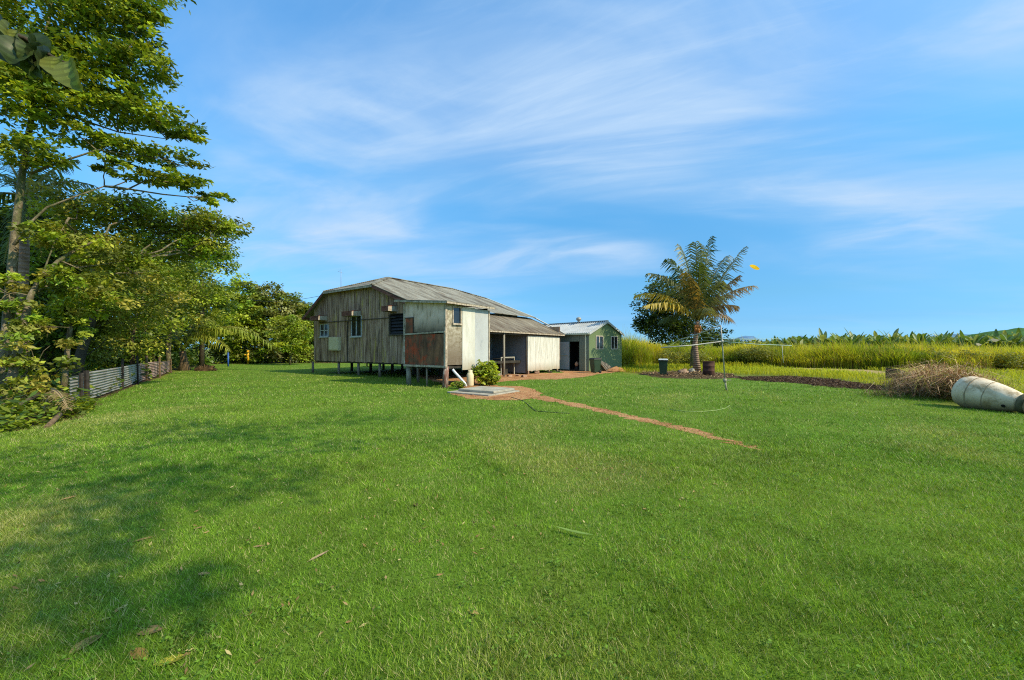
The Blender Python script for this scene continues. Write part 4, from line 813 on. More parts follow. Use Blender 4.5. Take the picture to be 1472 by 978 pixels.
for i in range(5): t_ = 5.6 + i * .47; st.box(-3.88, -3.02, t_, t_ + .26, .86 - i * .185, .90 - i * .185)
st.build('stairs', M['timber_grey'], house)

# things that stand at, on or under the house
def HW(s, t, z=0): return (AX - .814 * s + .581 * t, AY + .581 * s + .814 * t, z)
b = thing('workbench', 'dark workbench with a pale top rail under the veranda roof', 'bench', HW(3.4, 8.6), YAW)
mb = MB(); mb.box(-.35, .35, -.75, .75, 1.0, 1.05); mb.build('bench_top', M['timber_dark'], b); mb = MB(); mb.bar((.36, -.75, 1.12), (.36, .75, 1.12), .05, .06); mb.build('rail', M['timber_pale'], b)
for x_ in (-.3, .36):
    for y_ in (-.72, .72): mb = MB(); mb.box(x_ - .03, x_ + .03, y_ - .03, y_ + .03, 0, 1.0 if x_ < 0 else 1.1); mb.build('leg', M['timber_pale'], b)
mb = MB(); mb.box(-.25, .3, -.4, .1, .0, .7); mb.build('cupboard', M['timber_dark'], b)
b = thing('picnic_table', 'dark timber picnic table glimpsed beyond the raised house floor', 'table', (-13.2, 38.5, 0), .4)
mb = MB(); mb.box(-.9, .9, -.4, .4, .7, .76); mb.build('table_top', M['timber_dark'], b)
for y_ in (-.75, .75): mb = MB(); mb.box(-.9, .9, y_ - .13, y_ + .13, .42, .46); mb.build('bench_seat', M['timber_dark'], b)
for x_ in (-.6, .6):
    mb = MB(); mb.bar((x_, -.6, 0), (x_, -.25, .7), .06, .09); mb.bar((x_, .6, 0), (x_, .25, .7), .06, .09); mb.bar((x_, -.8, .4), (x_, .8, .4), .05, .08); mb.build('trestle', M['timber_dark'], b)
gb = thing('gas_bottle', 'small cream gas bottle beside the white drain pipe', 'gas bottle', HW(-.35, 1.15)); mb = MB()
mb.lathe([(.001, .02), (.14, .02), (.16, .06), (.16, .5), (.12, .6), (.04, .64), (.001, .64)], 16); mb.build('cylinder_body', M['meter'], gb); mb = MB(); mb.lathe([(.1, .6), (.1, .72), (.085, .72), (.085, .6)], 12); mb.build('collar', M['meter'], gb); mb = MB(); mb.lathe([(.025, .63), (.025, .74), (.001, .74)], 8); mb.build('valve', M['galv'], gb)
# aerial
ab = HW(12.4, 2.8, 5.44 + .36 * .65 - .02); an = thing('aerial', 'thin television aerial mast on the house roof', 'aerial', ab)
mb = MB(); mb.tube([(0, 0, 0), (0, 0, 1.25)], .014, 6); mb.build('mast', M['galv'], an); mb = MB(); mb.tube([(-.2, 0, 1.12), (0, 0, 1.05), (.1, .15, 1.02)], .008, 5); mb.tube([(-.12, -.1, 1.2), (-.12, .1, 1.2)], .006, 5); mb.build('elements', M['galv'], an)
# overhead wire
a = np.array(HW(13.9, 2.2, 5.2)); b_ = np.array([-34., 50., 8.2]); pts = [a + (b_ - a) * t - np.array([0, 0, .5]) * 4 * t * (1 - t) for t in np.linspace(0, 1, 14)]
mb = MB(); mb.tube(pts, .013, 5); tag(mb.build('overhead_wire', M['wire']), 'thin overhead wire running from the house gable to the trees', 'wire')
# concrete slabs
for (x0, x1, y0, y1, z0, z1, lab, rot) in ((0, 2.0, 0, 1.9, .0, .06, 'lower larger concrete slab lying on the bare earth', 0), (.08, 1.7, .42, 1.85, .064, .15, 'upper pale concrete slab stacked on the lower one', .06)):
    o = thing('concrete_slab', lab, 'slab', (-.81, 13.9, 0), YAW + rot, 'concrete slabs by the house') if False else None
    mb = MB(); n = 4; mb.box(-x1, -x0, y0, y1, z0, z1); o = mb.build('concrete_slab', M['concrete'], None, .015); o.location = (-.81, 13.95, 0); o.rotation_euler = (0, 0, YAW + rot); tag(o, lab, 'slab', 'concrete slabs by the house')
# rubble bricks along the veranda edge
rr = np.random.default_rng(8)
labs = ['broken red brick at the foot of the veranda post', 'pale brick lying right of the veranda post', 'chunk of rubble under the white boarded wall', 'dark brick lump under the middle of the white boarded wall', 'brick lying at the right end of the white boarded wall', 'brick on the bare earth between slabs and veranda']
for i, (s, t) in enumerate(((1.9, 7.25), (1.75, 7.8), (1.9, 10.3), (1.85, 11.9), (1.9, 13.4), (.9, 7.3))):
    mb = MB(); mb.box(-.15, .15, -.1, .1, 0, .09 + .06 * rr.random()); 
    mb.v = [(x + rr.normal(0, .025), y + rr.normal(0, .025), max(0, z + rr.normal(0, .02))) for x, y, z in mb.v]
    o = mb.build('brick', M['brick'] if i != 3 else M['timber_dark'], None, .015); o.location = HW(s, t); o.rotation_euler = (0, 0, rr.uniform(0, 3)); tag(o, labs[i], 'brick', 'rubble bricks by the veranda')

# ------------------------------------------------------------------ the shed
SX, SY = 5.62, 29.4; SYAW = math.atan2(.677, .736); SW, SLN = 4.3, 8.0; EZ, PZ = 2.86, 3.78
shed = thing('metal_shed', 'green metal shed with pale ribbed roof and an open grey door', 'shed', (SX, SY, 0), SYAW)
def ribbed(mb, x0, x1, z0, z1, face_x, step=.2):     # ribbed wall on plane x = face_x running along y
    y = x0
    while y < x1 - 1e-6:
        e = min(y + step, x1); mb.box(face_x, face_x + .03, y, e, z0, z1); mb.box(face_x - .025, face_x, y + .02, y + .06, z0, z1); y = e
dL = [.84, 1.81]
sw = MB(); ribbed(sw, 0.03, dL[0], .05, EZ - .04, 0); ribbed(sw, dL[1], SLN, .05, EZ - .04, 0); ribbed(sw, dL[0], dL[1], 2.22, EZ - .04, 0)
sw.build('ribbed_wall', M['shed_dark'], shed)
def sx_at(px): q = (px - CX) / F; return (SX - q * SY) / (q * .677 - .736)
swn = [(sx_at(856.8), sx_at(866.3), 1.68, 2.6), (sx_at(878.6), sx_at(887), 1.68, 2.6)]
gwl = MB(); xs = sorted({0, SW, SW / 2, *[q for w_ in swn for q in w_[:2]]})
tz = lambda x: (EZ + (PZ - EZ) * (1 - abs(x - SW / 2) / (SW / 2))) - .04
for a, b in zip(xs[:-1], xs[1:]):
    hole = [w_ for w_ in swn if abs(w_[0] - a) < 1e-6]
    parts_ = [(.04, None)] if not hole else [(.04, hole[0][2]), (hole[0][3], None)]
    for z0, z1 in parts_:
        t0, t1 = (z1, z1) if z1 else (tz(a), tz(b)); gwl.hexa([(a, 0, z0), (b, 0, z0), (b, .03, z0), (a, .03, z0), (a, 0, t0), (b, 0, t1), (b, .03, t1), (a, .03, t0)])
gwl.build('gable_wall', M['shed_green'], shed)
bk = MB(); bk.box(SW - .03, SW, .03, SLN, .05, EZ - .04); bk.box(.03, SW - .03, SLN - .03, SLN, .05, 3.6); bk.build('rear_wall', M['shed_dark'], shed)
for (a, b, z0, z1) in swn:
    wf = MB(); wf.box(a, b, -.03, .035, z0 - .05, z0); wf.box(a, b, -.03, .035, z1, z1 + .05); wf.box(a - .05, a, -.03, .035, z0 - .05, z1 + .05); wf.box(b, b + .05, -.03, .035, z0 - .05, z1 + .05); m_ = (a + b) / 2; wf.box(m_ - .03, m_ + .03, -.02, .03, z0, z1)
    win = wf.build('window', M['frame_pink'], shed); gp = MB(); gp.box(a, b, .005, .015, z0, z1); gp.build('pane', M['glass'], win)
sr = MB(); O = .12
for sg in (0, 1):
    e, rdg = (-O if sg == 0 else SW + O), SW / 2; ez = EZ - .03
    sr.slab([(e, -O, ez), (rdg, -O, PZ), (rdg, SLN + O, PZ), (e, SLN + O, ez)] if sg == 0 else [(e, -O, ez), (e, SLN + O, ez), (rdg, SLN + O, PZ), (rdg, -O, PZ)], .03)
    y = -O + .05
    while y < SLN:
        sr.bar((e, y, ez + .02), (rdg, y, PZ + .02), .05, .04); y += .2
srf = sr.build('roof', M['shed_roof'], shed)
rc = MB(); rc.bar((SW / 2, -O - .02, PZ + .05), (SW / 2, SLN + O, PZ + .05), .3, .03); rc.build('ridge_capping', M['shed_roof'], srf)
bg_ = MB(); bg_.bar((-O, -O - .015, EZ - .09), (SW / 2, -O - .015, PZ - .05), .03, .16); bg_.bar((SW + O, -O - .015, EZ - .09), (SW / 2, -O - .015, PZ - .05), .03, .16); bg_.build('barge_flashing', M['shed_roof'], srf)
gt = MB(); gt.box(-O - .1, -O, -O, SLN, EZ - .15, EZ - .04); gt.build('gutter', M['cream_trim'], shed)
dp = MB(); dp.box(-.1, -.03, .22, .31, 0.03, EZ - .1); dp.build('downpipe', M['cream_trim'], shed)
dr = MB(); dr.box(-.07, -.03, dL[1] + .03, dL[1] + 1.03, .1, 2.2); door = dr.build('door', M['door_grey'], shed); mb = MB(); mb.box(-.1, -.072, dL[1] + .03, dL[1] + 1.03, 1.16, 1.22); mb.build('door_rail', M['frame_white'], door)
dk = MB(); dk.box(1.6, 1.65, .1, SLN - .1, .03, 2.7); dk.box(.04, 1.6, 2.4, 2.45, .03, 2.7); dk.box(.04, SW - .04, .04, SLN - .04, .0, .12); dk.build('dark_backing', M['black'], shed)  # near-black sheets inside the shed; the doorway's darkness is put into their colour
# turbine vent on the ridge
vy = 2.55; vt = MB(); vt.lathe([(.1, PZ + .03), (.1, PZ + .16), (.18, PZ + .2), (.22, PZ + .3), (.18, PZ + .4), (.06, PZ + .45), (.001, PZ + .45)], 16); vt.v = [(x + SW / 2 - .1, y + vy, z) for x, y, z in vt.v]; vt.build('turbine_vent', M['galv'], shed)
# garden trimmer standing in the doorway
tp = Matrix.Rotation(SYAW, 4, 'Z') @ Vector((.35, 1.42, 0)); gtm = thing('grass_trimmer', 'tan-headed grass trimmer leaning inside the dark shed doorway', 'trimmer', (SX + tp.x, SY + tp.y, .12), SYAW)
mb = MB(); mb.lathe([(.001, .2), (.09, .22), (.15, .34), (.13, .48), (.06, .56), (.001, .58)], 12); mb.build('engine', M['tan'], gtm); mb = MB(); mb.tube([(0, 0, .25), (.2, -.3, .8), (.3, -.42, 1.15)], .018, 6); mb.build('shaft', M['timber_grey'], gtm); mb = MB(); mb.lathe([(.18, 0), (.2, .04), (.12, .16), (.05, .24)], 12); mb.build('stand', M['bin_black'], gtm)
# leaning timber pieces by the shed
rr = np.random.default_rng(3); labs = ['grey plank leaning nearest the black-lidded bin', 'second leaning plank from the bin', 'split grey log in the middle of the leaning timber', 'weathered plank over the split log', 'thin offcut leaning right of the split log', 'short dark plank low in the leaning timber', 'long grey plank at the right end of the leaning timber', 'fallen offcut on the ground before the leaning timber']
for i in range(8):
    x0 = .75 + i * .16; o = thing('timber_plank', labs[i], 'plank', tuple(np.array((SX, SY, 0)) + np.array(Matrix.Rotation(SYAW, 3, 'Z') @ Vector((x0, -.12, 0)))), SYAW, 'timber leaning at the shed wall') if False else None
    mb = MB(); mb.bar((x0 + .75 + .1 * i * .3, -.45 - .05 * (i % 3), .05), (x0 + .0, -.10 - .05 * (i % 3), 1.0 - .07 * i), .13, .05 + .04 * (i % 2)) if i < 7 else mb.bar((x0 - .3, -.7, .05), (x0 + .5, -.62, .06), .12, .08)
    o = mb.build('timber_plank', M['timber_grey'] if i % 3 != 2 else M['stump']); o.location = (SX, SY, 0); o.rotation_euler = (0, 0, SYAW); tag(o, labs[i], 'plank', 'timber leaning at the shed wall')
mb = MB(); m0 = g(886, 534.6)
pts = [(m0[0] + math.cos(a) * q * .8, m0[1] + math.sin(a) * q * .45, .38 * (1 - q) ** .8 + .02) for q in (1.0, .7, .4, .1) for a in np.linspace(0, 6.283, 14)[:-1]]
pts = [(x + rr.normal(0, .03), y + rr.normal(0, .03), max(.0, z + rr.normal(0, .02))) for x, y, z in pts]
mb.add(pts, [(j * 13 + i, j * 13 + (i + 1) % 13, (j + 1) * 13 + (i + 1) % 13, (j + 1) * 13 + i) for j in range(3) for i in range(13)] + [tuple(39 + i for i in range(13))], True); tag(mb.build('earth_mound', M['soil']), 'small orange earth mound at the right corner of the shed', 'mound')

# ------------------------------------------------------------------ wheelie bins, drum
def bin_(label, x, y, rz, lid):
    b = thing('wheelie_bin', label, 'bin', (x, y, 0), rz, 'wheelie bins')
    mb = MB(); mb.hexa([(-.2, -.22, .06), (.2, -.22, .06), (.2, .22, .06), (-.2, .22, .06), (-.27, -.31, .95), (.27, -.31, .95), (.27, .31, .95), (-.27, .31, .95)]); mb.box(-.29, .29, -.33, .33, .9, .955); mb.build('body', M['bin_green'], b, .015)
    mb = MB(); mb.hexa([(-.3, -.35, .958), (.3, -.35, .958), (.3, .34, .958), (-.3, .34, .958), (-.24, -.28, 1.03), (.24, -.28, 1.03), (.24, .3, 1.05), (-.24, .3, 1.05)]); mb.build('lid', lid, b, .02)
    mb = MB(); mb.tube([(-.24, .31, .92), (-.24, .39, .95), (.24, .39, .95), (.24, .31, .92)], .018, 6); mb.build('handle', M['bin_black'], b)
    for s_ in (-1, 1):
        mb = MB(); mb.lathe([(.02, -.025), (.1, -.025), (.1, .025), (.02, .025)], 14, 'x'); mb.v = [(x + s_ * .25, y + .22, z + .1) for x, y, z in mb.v]; mb.build('wheel', M['bin_black'], b)
p = g(857, 537); bin_('dark green wheelie bin with black lid beside the shed corner', p[0], p[1] + .3, R(-62), M['bin_black'])
p = g(955, 540); bin_('dark green wheelie bin with pale lid on the lawn edge left of the palm', p[0], p[1] + .2, R(160), M['bin_white'])
p = g(1022, 540); dm = thing('steel_drum', 'rusted brown steel drum standing right of the coconut palm', 'drum', (p[0], p[1] + .3, 0))
mb = MB(); pr_ = [(.285, 0), (.3, .02)]
for z in (.29, .58): pr_ += [(.3, z - .03), (.318, z), (.3, z + .03)]
pr_ += [(.3, .86), (.31, .88), (.285, .88), (.285, .1), (.001, .1)]; mb.lathe([(a * 1.14, z) for a, z in pr_], 28); mb.build('drum_shell', M['rust_drum'], dm)

# ------------------------------------------------------------------ rotary clothes line
hb_ = g(1045, 562); HD = hb_[1]; hx = hb_[0]; ho = thing('clothes_line', 'old rotary clothes line with drooping pipe arms on the lawn', 'clothes line', (hx, HD, 0))
top = W(1036, 468, HD) - np.array([hx, HD, 0]); hubp = W(1038, 491, HD) - np.array([hx, HD, 0]); midp = W(1042, 547, HD) - np.array([hx, HD, 0])
mb = MB(); mb.tube([(0, 0, -.05), tuple(midp)], .036, 10); mb.build('base_post', M['galv_yellow'], ho); mb = MB(); mb.tube([tuple(midp * .97), tuple(hubp), tuple(top)], .025, 10); mb.build('upper_post', M['galv'], ho)
mb = MB(); mb.tube([tuple(midp - [0, 0, .07]), tuple(midp + [0, 0, .07])], .065, 10); mb.bar(tuple(midp), tuple(midp + [.22, -.05, .02]), .03, .03); mb.build('winding_collar', M['galv_yellow'], ho)
mb = MB(); mb.tube([tuple(hubp - [0, 0, .06]), tuple(hubp + [0, 0, .06])], .05, 10); mb.build('hub', M['galv'], ho)
ends = [W(951, 500, 15.2), W(973, 490, 17.6), W(1138, 497, 16.2), W(1118, 487, 18.0)]; ends = [e - np.array([hx, HD, 0]) for e in ends]
starts = [hubp, top, hubp, hubp + [0, 0, .1]]
for s_, e, rad in zip(starts, ends, (.022, .022, .013, .01)):
    m_ = (s_ + e) / 2 - [0, 0, .03]; mb = MB(); mb.tube([tuple(s_), tuple(m_), tuple(e)], rad, 8); mb.build('arm', M['galv'] if rad > .015 else M['line'], ho)
for k in (.45, .7, .97):
    mb = MB(); q = [s_ + (e - s_) * k for s_, e in zip(starts, ends)]
    for a, b in ((0, 1), (1, 3), (3, 2)): mb.tube([tuple(q[a]), tuple((q[a] + q[b]) / 2 - [0, 0, .05]), tuple(q[b])], .003, 4)
    mb.build('line', M['line'], ho)
e = ends[2]; mb = MB(); a_ = hubp + (e - hubp) * .86; mb.tube([tuple(a_), tuple(a_ + [.02, 0, -.35]), tuple(a_ + [.05, 0, -.72])], .011, 5); mb.build('hanging_cord', M['roof_light'], ho)

# hoses on the lawn
pts = [g(*q) for q in ((962, 590), (985, 592.5), (1010, 593), (1030, 591), (1043, 588), (1049, 584))]; mb = MB(); mb.tube([(x, y, .02) for x, y in pts], .009, 6); tag(mb.build('garden_hose', M['hose_green']), 'pale hose curving over the grass below the clothes line', 'hose')
pts = [g(*q) for q in ((735, 572), (752, 577), (770, 592), (795, 594), (820, 595.5))]; mb = MB(); mb.tube([(x, y, .018) for x, y in pts], .01, 6); tag(mb.build('garden_hose', M['hose_dark']), 'dark hose lying on the grass left of the dirt path', 'hose')

# ------------------------------------------------------------------ old mixer bowl
E1 = np.array([12.85, 11.5, .46]); E2 = np.array([13.1, 10.35, .26]); ax = unit(E2 - E1)
mx_ = thing('mixer_bowl', 'white cracked mixer drum lying on its side at the right edge', 'mixer drum', (E1[0], E1[1], 0)); 
ROT = Vector((1, 0, 0)).rotation_difference(Vector(tuple(ax))).to_matrix()
def axis_part(name, prof, m, parent, n=32):
    mb = MB(); mb.lathe(prof, n, 'x'); mb.v = [(x, y * (1 + .022 * math.sin(9 * x + 4 * y + 7 * z) + .012 * math.sin(23 * x - 17 * z)), z * (1 + .022 * math.sin(8 * x - 5 * y + 3 * z))) for x, y, z in mb.v]; mb.v = [tuple(ROT @ Vector(p) + Vector((0, 0, E1[2]))) for p in mb.v]; return mb.build(name, m, parent)
M['seam'] = mat('rusty_tan_seam', [(.3, (.2, .14, .08)), (.7, (.42, .32, .2))], 6, rough=.9)
axis_part('bowl', [(.001, -.16), (.14, -.15), (.27, -.1), (.385, -.02), (.445, .1), (.465, .22), (.465, .32), (.45, .45), (.415, .6), (.365, .78), (.31, .95), (.255, 1.1), (.215, 1.2), (.18, 1.2), (.2, 1.05)], M['mixer'], mx_)
axis_part('neck_band', [(.222, 1.17), (.25, 1.18), (.25, 1.29), (.215, 1.3)], M['moss'], mx_)
axis_part('flange', [(.21, 1.28), (.24, 1.32), (.3, 1.4), (.31, 1.42), (.29, 1.43), (.22, 1.34), (.19, 1.2)], M['mixer'], mx_)
for z, q, wd in ((.3, .466, .012), (.62, .409, .008)): axis_part('seam', [(q - .004, z - wd), (q + .006, z - wd), (q + .006, z + wd), (q - .004, z + wd)], M['seam'], mx_)
mb = MB(); hd = Vector((-.55, -.62, -.1)); pc = ROT @ Vector((1.0, 0, 0)); 
side = Vector(tuple(ax)).cross(Vector((0, 0, 1))).normalized(); side = side if side.x < 0 else -side; out = (side + Vector((0, 0, -.45))).normalized(); out = (out - Vector(tuple(ax)) * out.dot(Vector(tuple(ax)))).normalized()
cpt = pc + out * .306 + Vector((0, 0, E1[2])); t1 = Vector(tuple(ax)); t2 = out.cross(t1); ring = [cpt + (t1 * math.cos(a) + t2 * math.sin(a)) * .045 + out * .004 for a in np.linspace(0, 6.283, 17)[:-1]]; mb.add(ring, [tuple(range(16))]); mb.build('bung_hole', M['black'], mx_)
mb = MB(); 
for k in range(5):
    a0 = [E1 + ax * (.28 + .13 * k) * 1.0 + np.array([-.1 + .05 * k, -.03, .41 - .02 * k]), E1 + ax * (.36 + .13 * k) + np.array([-.2 + .09 * k, -.05, .38 - .02 * k])]
    p0 = [q - np.array([E1[0], E1[1], 0]) for q in a0]; mb.tube([tuple(q) for q in p0], .012, 5)
mb.build('torn_strap', M['moss'], mx_)

# ------------------------------------------------------------------ dry brush pile and dark crate
r = np.random.default_rng(6)
n = 11000; t = r.random(n); cx_ = 13.9 + (17.4 - 13.9) * t; cy_ = 12.5 + (16.9 - 12.5) * t; wd_ = .4 + .6 * np.sin(np.pi * np.clip(t * .8 + .15, 0, 1))
cid = r.integers(0, 90, n); ca = r.normal(0, .9, 90)[cid] + r.normal(0, .3, n); ct = np.clip(r.random(90)[cid] + r.normal(0, .06, n), 0, 1); cx_ = 13.9 + 3.5 * ct; cy_ = 12.5 + 4.4 * ct
ang = ca; x = cx_ + ang * wd_ * .55; y = cy_ - ang * wd_ * .5; hh = np.maximum(.06, 1 - .28 * ang ** 2) * (.28 + .5 * np.abs(np.sin(ct * 5.2 + .6)))
P = np.stack([x, y, np.maximum(0, hh * r.random(n) ** .6)], 1)
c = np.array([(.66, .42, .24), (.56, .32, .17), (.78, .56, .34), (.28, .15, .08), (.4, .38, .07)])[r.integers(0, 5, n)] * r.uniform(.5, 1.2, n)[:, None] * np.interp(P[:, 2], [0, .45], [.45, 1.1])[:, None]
hb_l = r.uniform(.12, .45, n) * np.where(r.random(n) < .2, 2.1, 1)
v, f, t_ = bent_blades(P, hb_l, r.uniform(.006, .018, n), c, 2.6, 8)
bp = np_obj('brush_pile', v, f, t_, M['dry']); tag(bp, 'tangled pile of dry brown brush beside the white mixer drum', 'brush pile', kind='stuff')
p = g(1288, 547); mb = MB(); mb.hexa([(-.4, -.3, 0), (.4, -.3, 0), (.4, .3, 0), (-.4, .3, 0), (-.45, -.3, .62), (.3, -.28, .5), (.35, .3, .5), (-.42, .3, .66)]); o = mb.build('old_crate', M['timber_dark'], None, .02); o.location = (p[0], p[1], 0); o.rotation_euler = (0, 0, .5); tag(o, 'dark tilted crate at the far end of the brush pile', 'crate')

gx, gy = [], []
for pp_, nn_ in ((path_poly, 1600), (patch_poly, 1500), (yard_poly, 5000)):
    a_, b_ = poly_points(nn_, pp_); gx.append(a_); gy.append(b_)
gx, gy = np.concatenate(gx), np.concatenate(gy); c = np.array([(.48, .22, .09), (.34, .14, .055), (.55, .32, .16), (.22, .1, .045), (.28, .26, .07)])[r.integers(0, 5, len(gx))] * r.uniform(.6, 1.2, len(gx))[:, None]
v, f, t_ = leaf_quads(np.stack([gx, gy, .016 + .035 * r.random(len(gx)) ** 2], 1), .9, .04, .026, c, r, .0); tag(np_obj('soil_crumbs', v, f, t_, M['dry']), 'loose orange soil crumbs and bark chips on the bare earth', 'soil', kind='stuff')
gx, gy = poly_points(9000, mulch_poly); c = np.array([(.07, .04, .024), (.12, .07, .04), (.2, .13, .08), (.04, .025, .016)])[r.integers(0, 4, len(gx))]
v, f, t_ = leaf_quads(np.stack([gx, gy, .02 + .06 * r.random(len(gx)) ** 2], 1), 1.2, .12, .05, c, r, .0); tag(np_obj('mulch_litter', v, f, t_, M['dry']), 'loose dark bark and leaf mulch on the bed behind the clothes line', 'mulch', kind='stuff')
gx, gy = poly_points(14000, [(24, 60), (75, 52), (110, 70), (110, 100), (40, 105), (32, 84)]); c = np.array([(.1, .16, .025), (.06, .1, .02), (.15, .2, .035), (.04, .07, .015)])[r.integers(0, 4, len(gx))]
v, f, t_ = leaf_quads(np.stack([gx, gy, 2.9 * r.random(len(gx)) ** .6], 1), .3, 1.3, .5, c, r, .4); tag(np_obj('plantation_foliage', v, f, t_, M['leaf']), 'mass of lower leaves beneath the banana plants', 'foliage', kind='stuff')
gx, gy = poly_points(1500, [g(905, 535), g(985, 533), g(1055, 539), g(1060, 544), g(1000, 545), g(940, 542)]); c = np.array([(.3, .18, .1), (.16, .1, .05), (.45, .3, .16), (.1, .08, .04)])[r.integers(0, 4, len(gx))]
v, f, t_ = leaf_quads(np.stack([gx, gy, .02 + .1 * r.random(len(gx)) ** 2], 1), 1.2, .16, .07, c, r, .0); tag(np_obj('leaf_litter', v, f, t_, M['dry']), 'dry fallen leaves on the soil around the palm', 'leaf litter', kind='stuff')
# ------------------------------------------------------------------ corrugated fence on the left
FP = [(-12.5, 11.4), (-13.3, 12.6), (-16.1, 16.7), (-18.1, 19.5), (-19.8, 21.95), (-21.0, 23.9), (-24.6, 29.0)]; FH = [.86, .92, .92, .95, .93, .9, .82]
fe = thing('corrugated_fence', 'low corrugated iron fence, silver near and rusty pink far, along the left boundary', 'fence', (FP[0][0], FP[0][1], 0))
for i in range(6):
    a = np.array([*FP[i], 0]) - [*FP[0], 0]; b = np.array([*FP[i + 1], 0]) - [*FP[0], 0]; d = unit(b - a); nn = np.array([-d[1], d[0], 0]); nz = 62; nx = 5; vs = []
    for k in range(nx + 1):
        for j in range(nz + 1):
            z = .03 + (FH[i] + (FH[i + 1] - FH[i]) * k / nx - .03) * j / nz; q = a + d * np.linalg.norm(b - a) * (k / nx) + nn * (.02 * math.sin(z * 2 * math.pi / .09) + .015 * math.sin(k * 2.1 + i)); vs.append((q[0], q[1], z))
    mb = MB(); mb.add(vs, [(k * (nz + 1) + j, (k + 1) * (nz + 1) + j, (k + 1) * (nz + 1) + j + 1, k * (nz + 1) + j + 1) for k in range(nx) for j in range(nz)], True); mb.build('iron_sheet', M['iron_silver'] if i < 3 else M['iron_rust'], fe)
for (px, py, ph, wd) in ((126, 580, 1.0, .09), (118, 582, .95, .06), (176.5, 560, 1.25, .06), (198.5, 552, 1.35, .055), (211.5, 547, 1.3, .07), (230, 543.5, 1.2, .06), (223, 541, 1.35, .05), (246, 537, 1.0, .07)):
    x_, y_ = g(px, py); mb = MB(); x_ -= FP[0][0]; y_ -= FP[0][1]; mb.bar((x_ + .03, y_ - .04, -.03), (x_ + random.uniform(-.04, .04), y_ - .04, ph), wd, wd); mb.build('post', M['picket'] if px < 205 else M['bark_brown'], fe)

# posts at the back
x_, y_ = g(328, 527); p_ = thing('blue_post', 'thin blue post standing on the lawn at the back', 'post', (x_, y_, 0)); mb = MB(); mb.tube([(0, 0, -.05), (0, 0, 1.25)], .07, 8); mb.build('post_shaft', M['blue'], p_); mb = MB(); mb.lathe([(.08, 1.25), (.08, 1.3), (.001, 1.32)], 8); mb.build('post_cap', M['blue'], p_)
x_, y_ = (356.5 - CX) / F * 44.5, 44.5; p_ = thing('yellow_post', 'bright yellow marker post in front of the boundary trees', 'post', (x_, y_, 0)); mb = MB(); mb.tube([(0, 0, -.05), (0, 0, 1.5)], .11, 10); mb.build('post_shaft', M['yellow'], p_); mb = MB(); mb.tube([(0, 0, 1.0), (-.3, -.02, 1.0)], .07, 8); mb.tube([(-.3, -.02, .92), (-.3, -.02, 1.1)], .09, 8); mb.build('side_outlet', M['yellow'], p_)
# rock at the palm foot
def lump(name, label, cat, loc, rad, m, seed):
    r = np.random.default_rng(seed); mb = MB(); n1, n2 = 9, 14; vs = []
    for i in range(n1):
        th = math.pi * .5 * i / (n1 - 1) * 1.15 - .12
        for k in range(n2):
            ph = 6.283 * k / n2; q = 1 + .12 * r.normal(); vs.append((rad[0] * q * math.cos(th) * math.cos(ph), rad[1] * q * math.cos(th) * math.sin(ph), rad[2] * q * math.sin(th)))
    mb.add(vs, [(i * n2 + k, i * n2 + (k + 1) % n2, (i + 1) * n2 + (k + 1) % n2, (i + 1) * n2 + k) for i in range(n1 - 1) for k in range(n2)], True); o = mb.build(name, m); o.location = loc; return tag(o, label, cat)
p = g(287, 534); lump('earth_mound', 'pale leaf-litter mound at the foot of the arching palm', 'mound', (p[0], p[1] + .6, 0), (.8, .55, .42), M['litter'], 2)
p = g(990, 534); lump('rock', 'grey rock between the palm foot and the pale trunk behind it', 'rock', (p[0], p[1] - .6, 0), (.3, .25, .25), M['concrete'], 3)
p = g(985, 536); lump('rock', 'brown rock at the left foot of the coconut palm', 'rock', (p[0] - .3, p[1] - .4, 0), (.35, .28, .28), M['brick'], 4)
# debris at the left edge
fx = [W(60, 592, 9.9), W(118, 596, 9.6)]; rt = thing('dead_frond', 'dead brown palm frond lying over the creepers at the left edge', 'frond', (fx[0][0], fx[0][1], 0))
v, f, t_ = frond_mesh((0, .2, .62), (1.2, -.5, .25), .2, np.random.default_rng(3), 40, .6, (.24, .17, .08), (.35, .26, .14), lw=.035, dro=1.0); np_obj('leaflets', v, f, t_, M['dry'], rt)
mb = MB(); a = W(66, 616, 8.4); b = W(86, 596, 9.2); mb.tube([tuple(a), tuple((a + b) / 2), tuple(b)], .05, 8); tag(mb.build('fallen_branch', M['bark_brown']), 'short reddish brown branch propped in the creepers at the left edge', 'branch')
mb = MB(); a = W(8, 600, 9.6); b = W(60, 565, 11.2); a[2] = max(a[2], .05); mb.tube([tuple(a), tuple((a + b) / 2 + [0, 0, .05]), tuple(b)], .07, 8, .05); tag(mb.build('fallen_branch', M['bark_dark']), 'dark fallen branch behind the dead palm frond', 'branch')

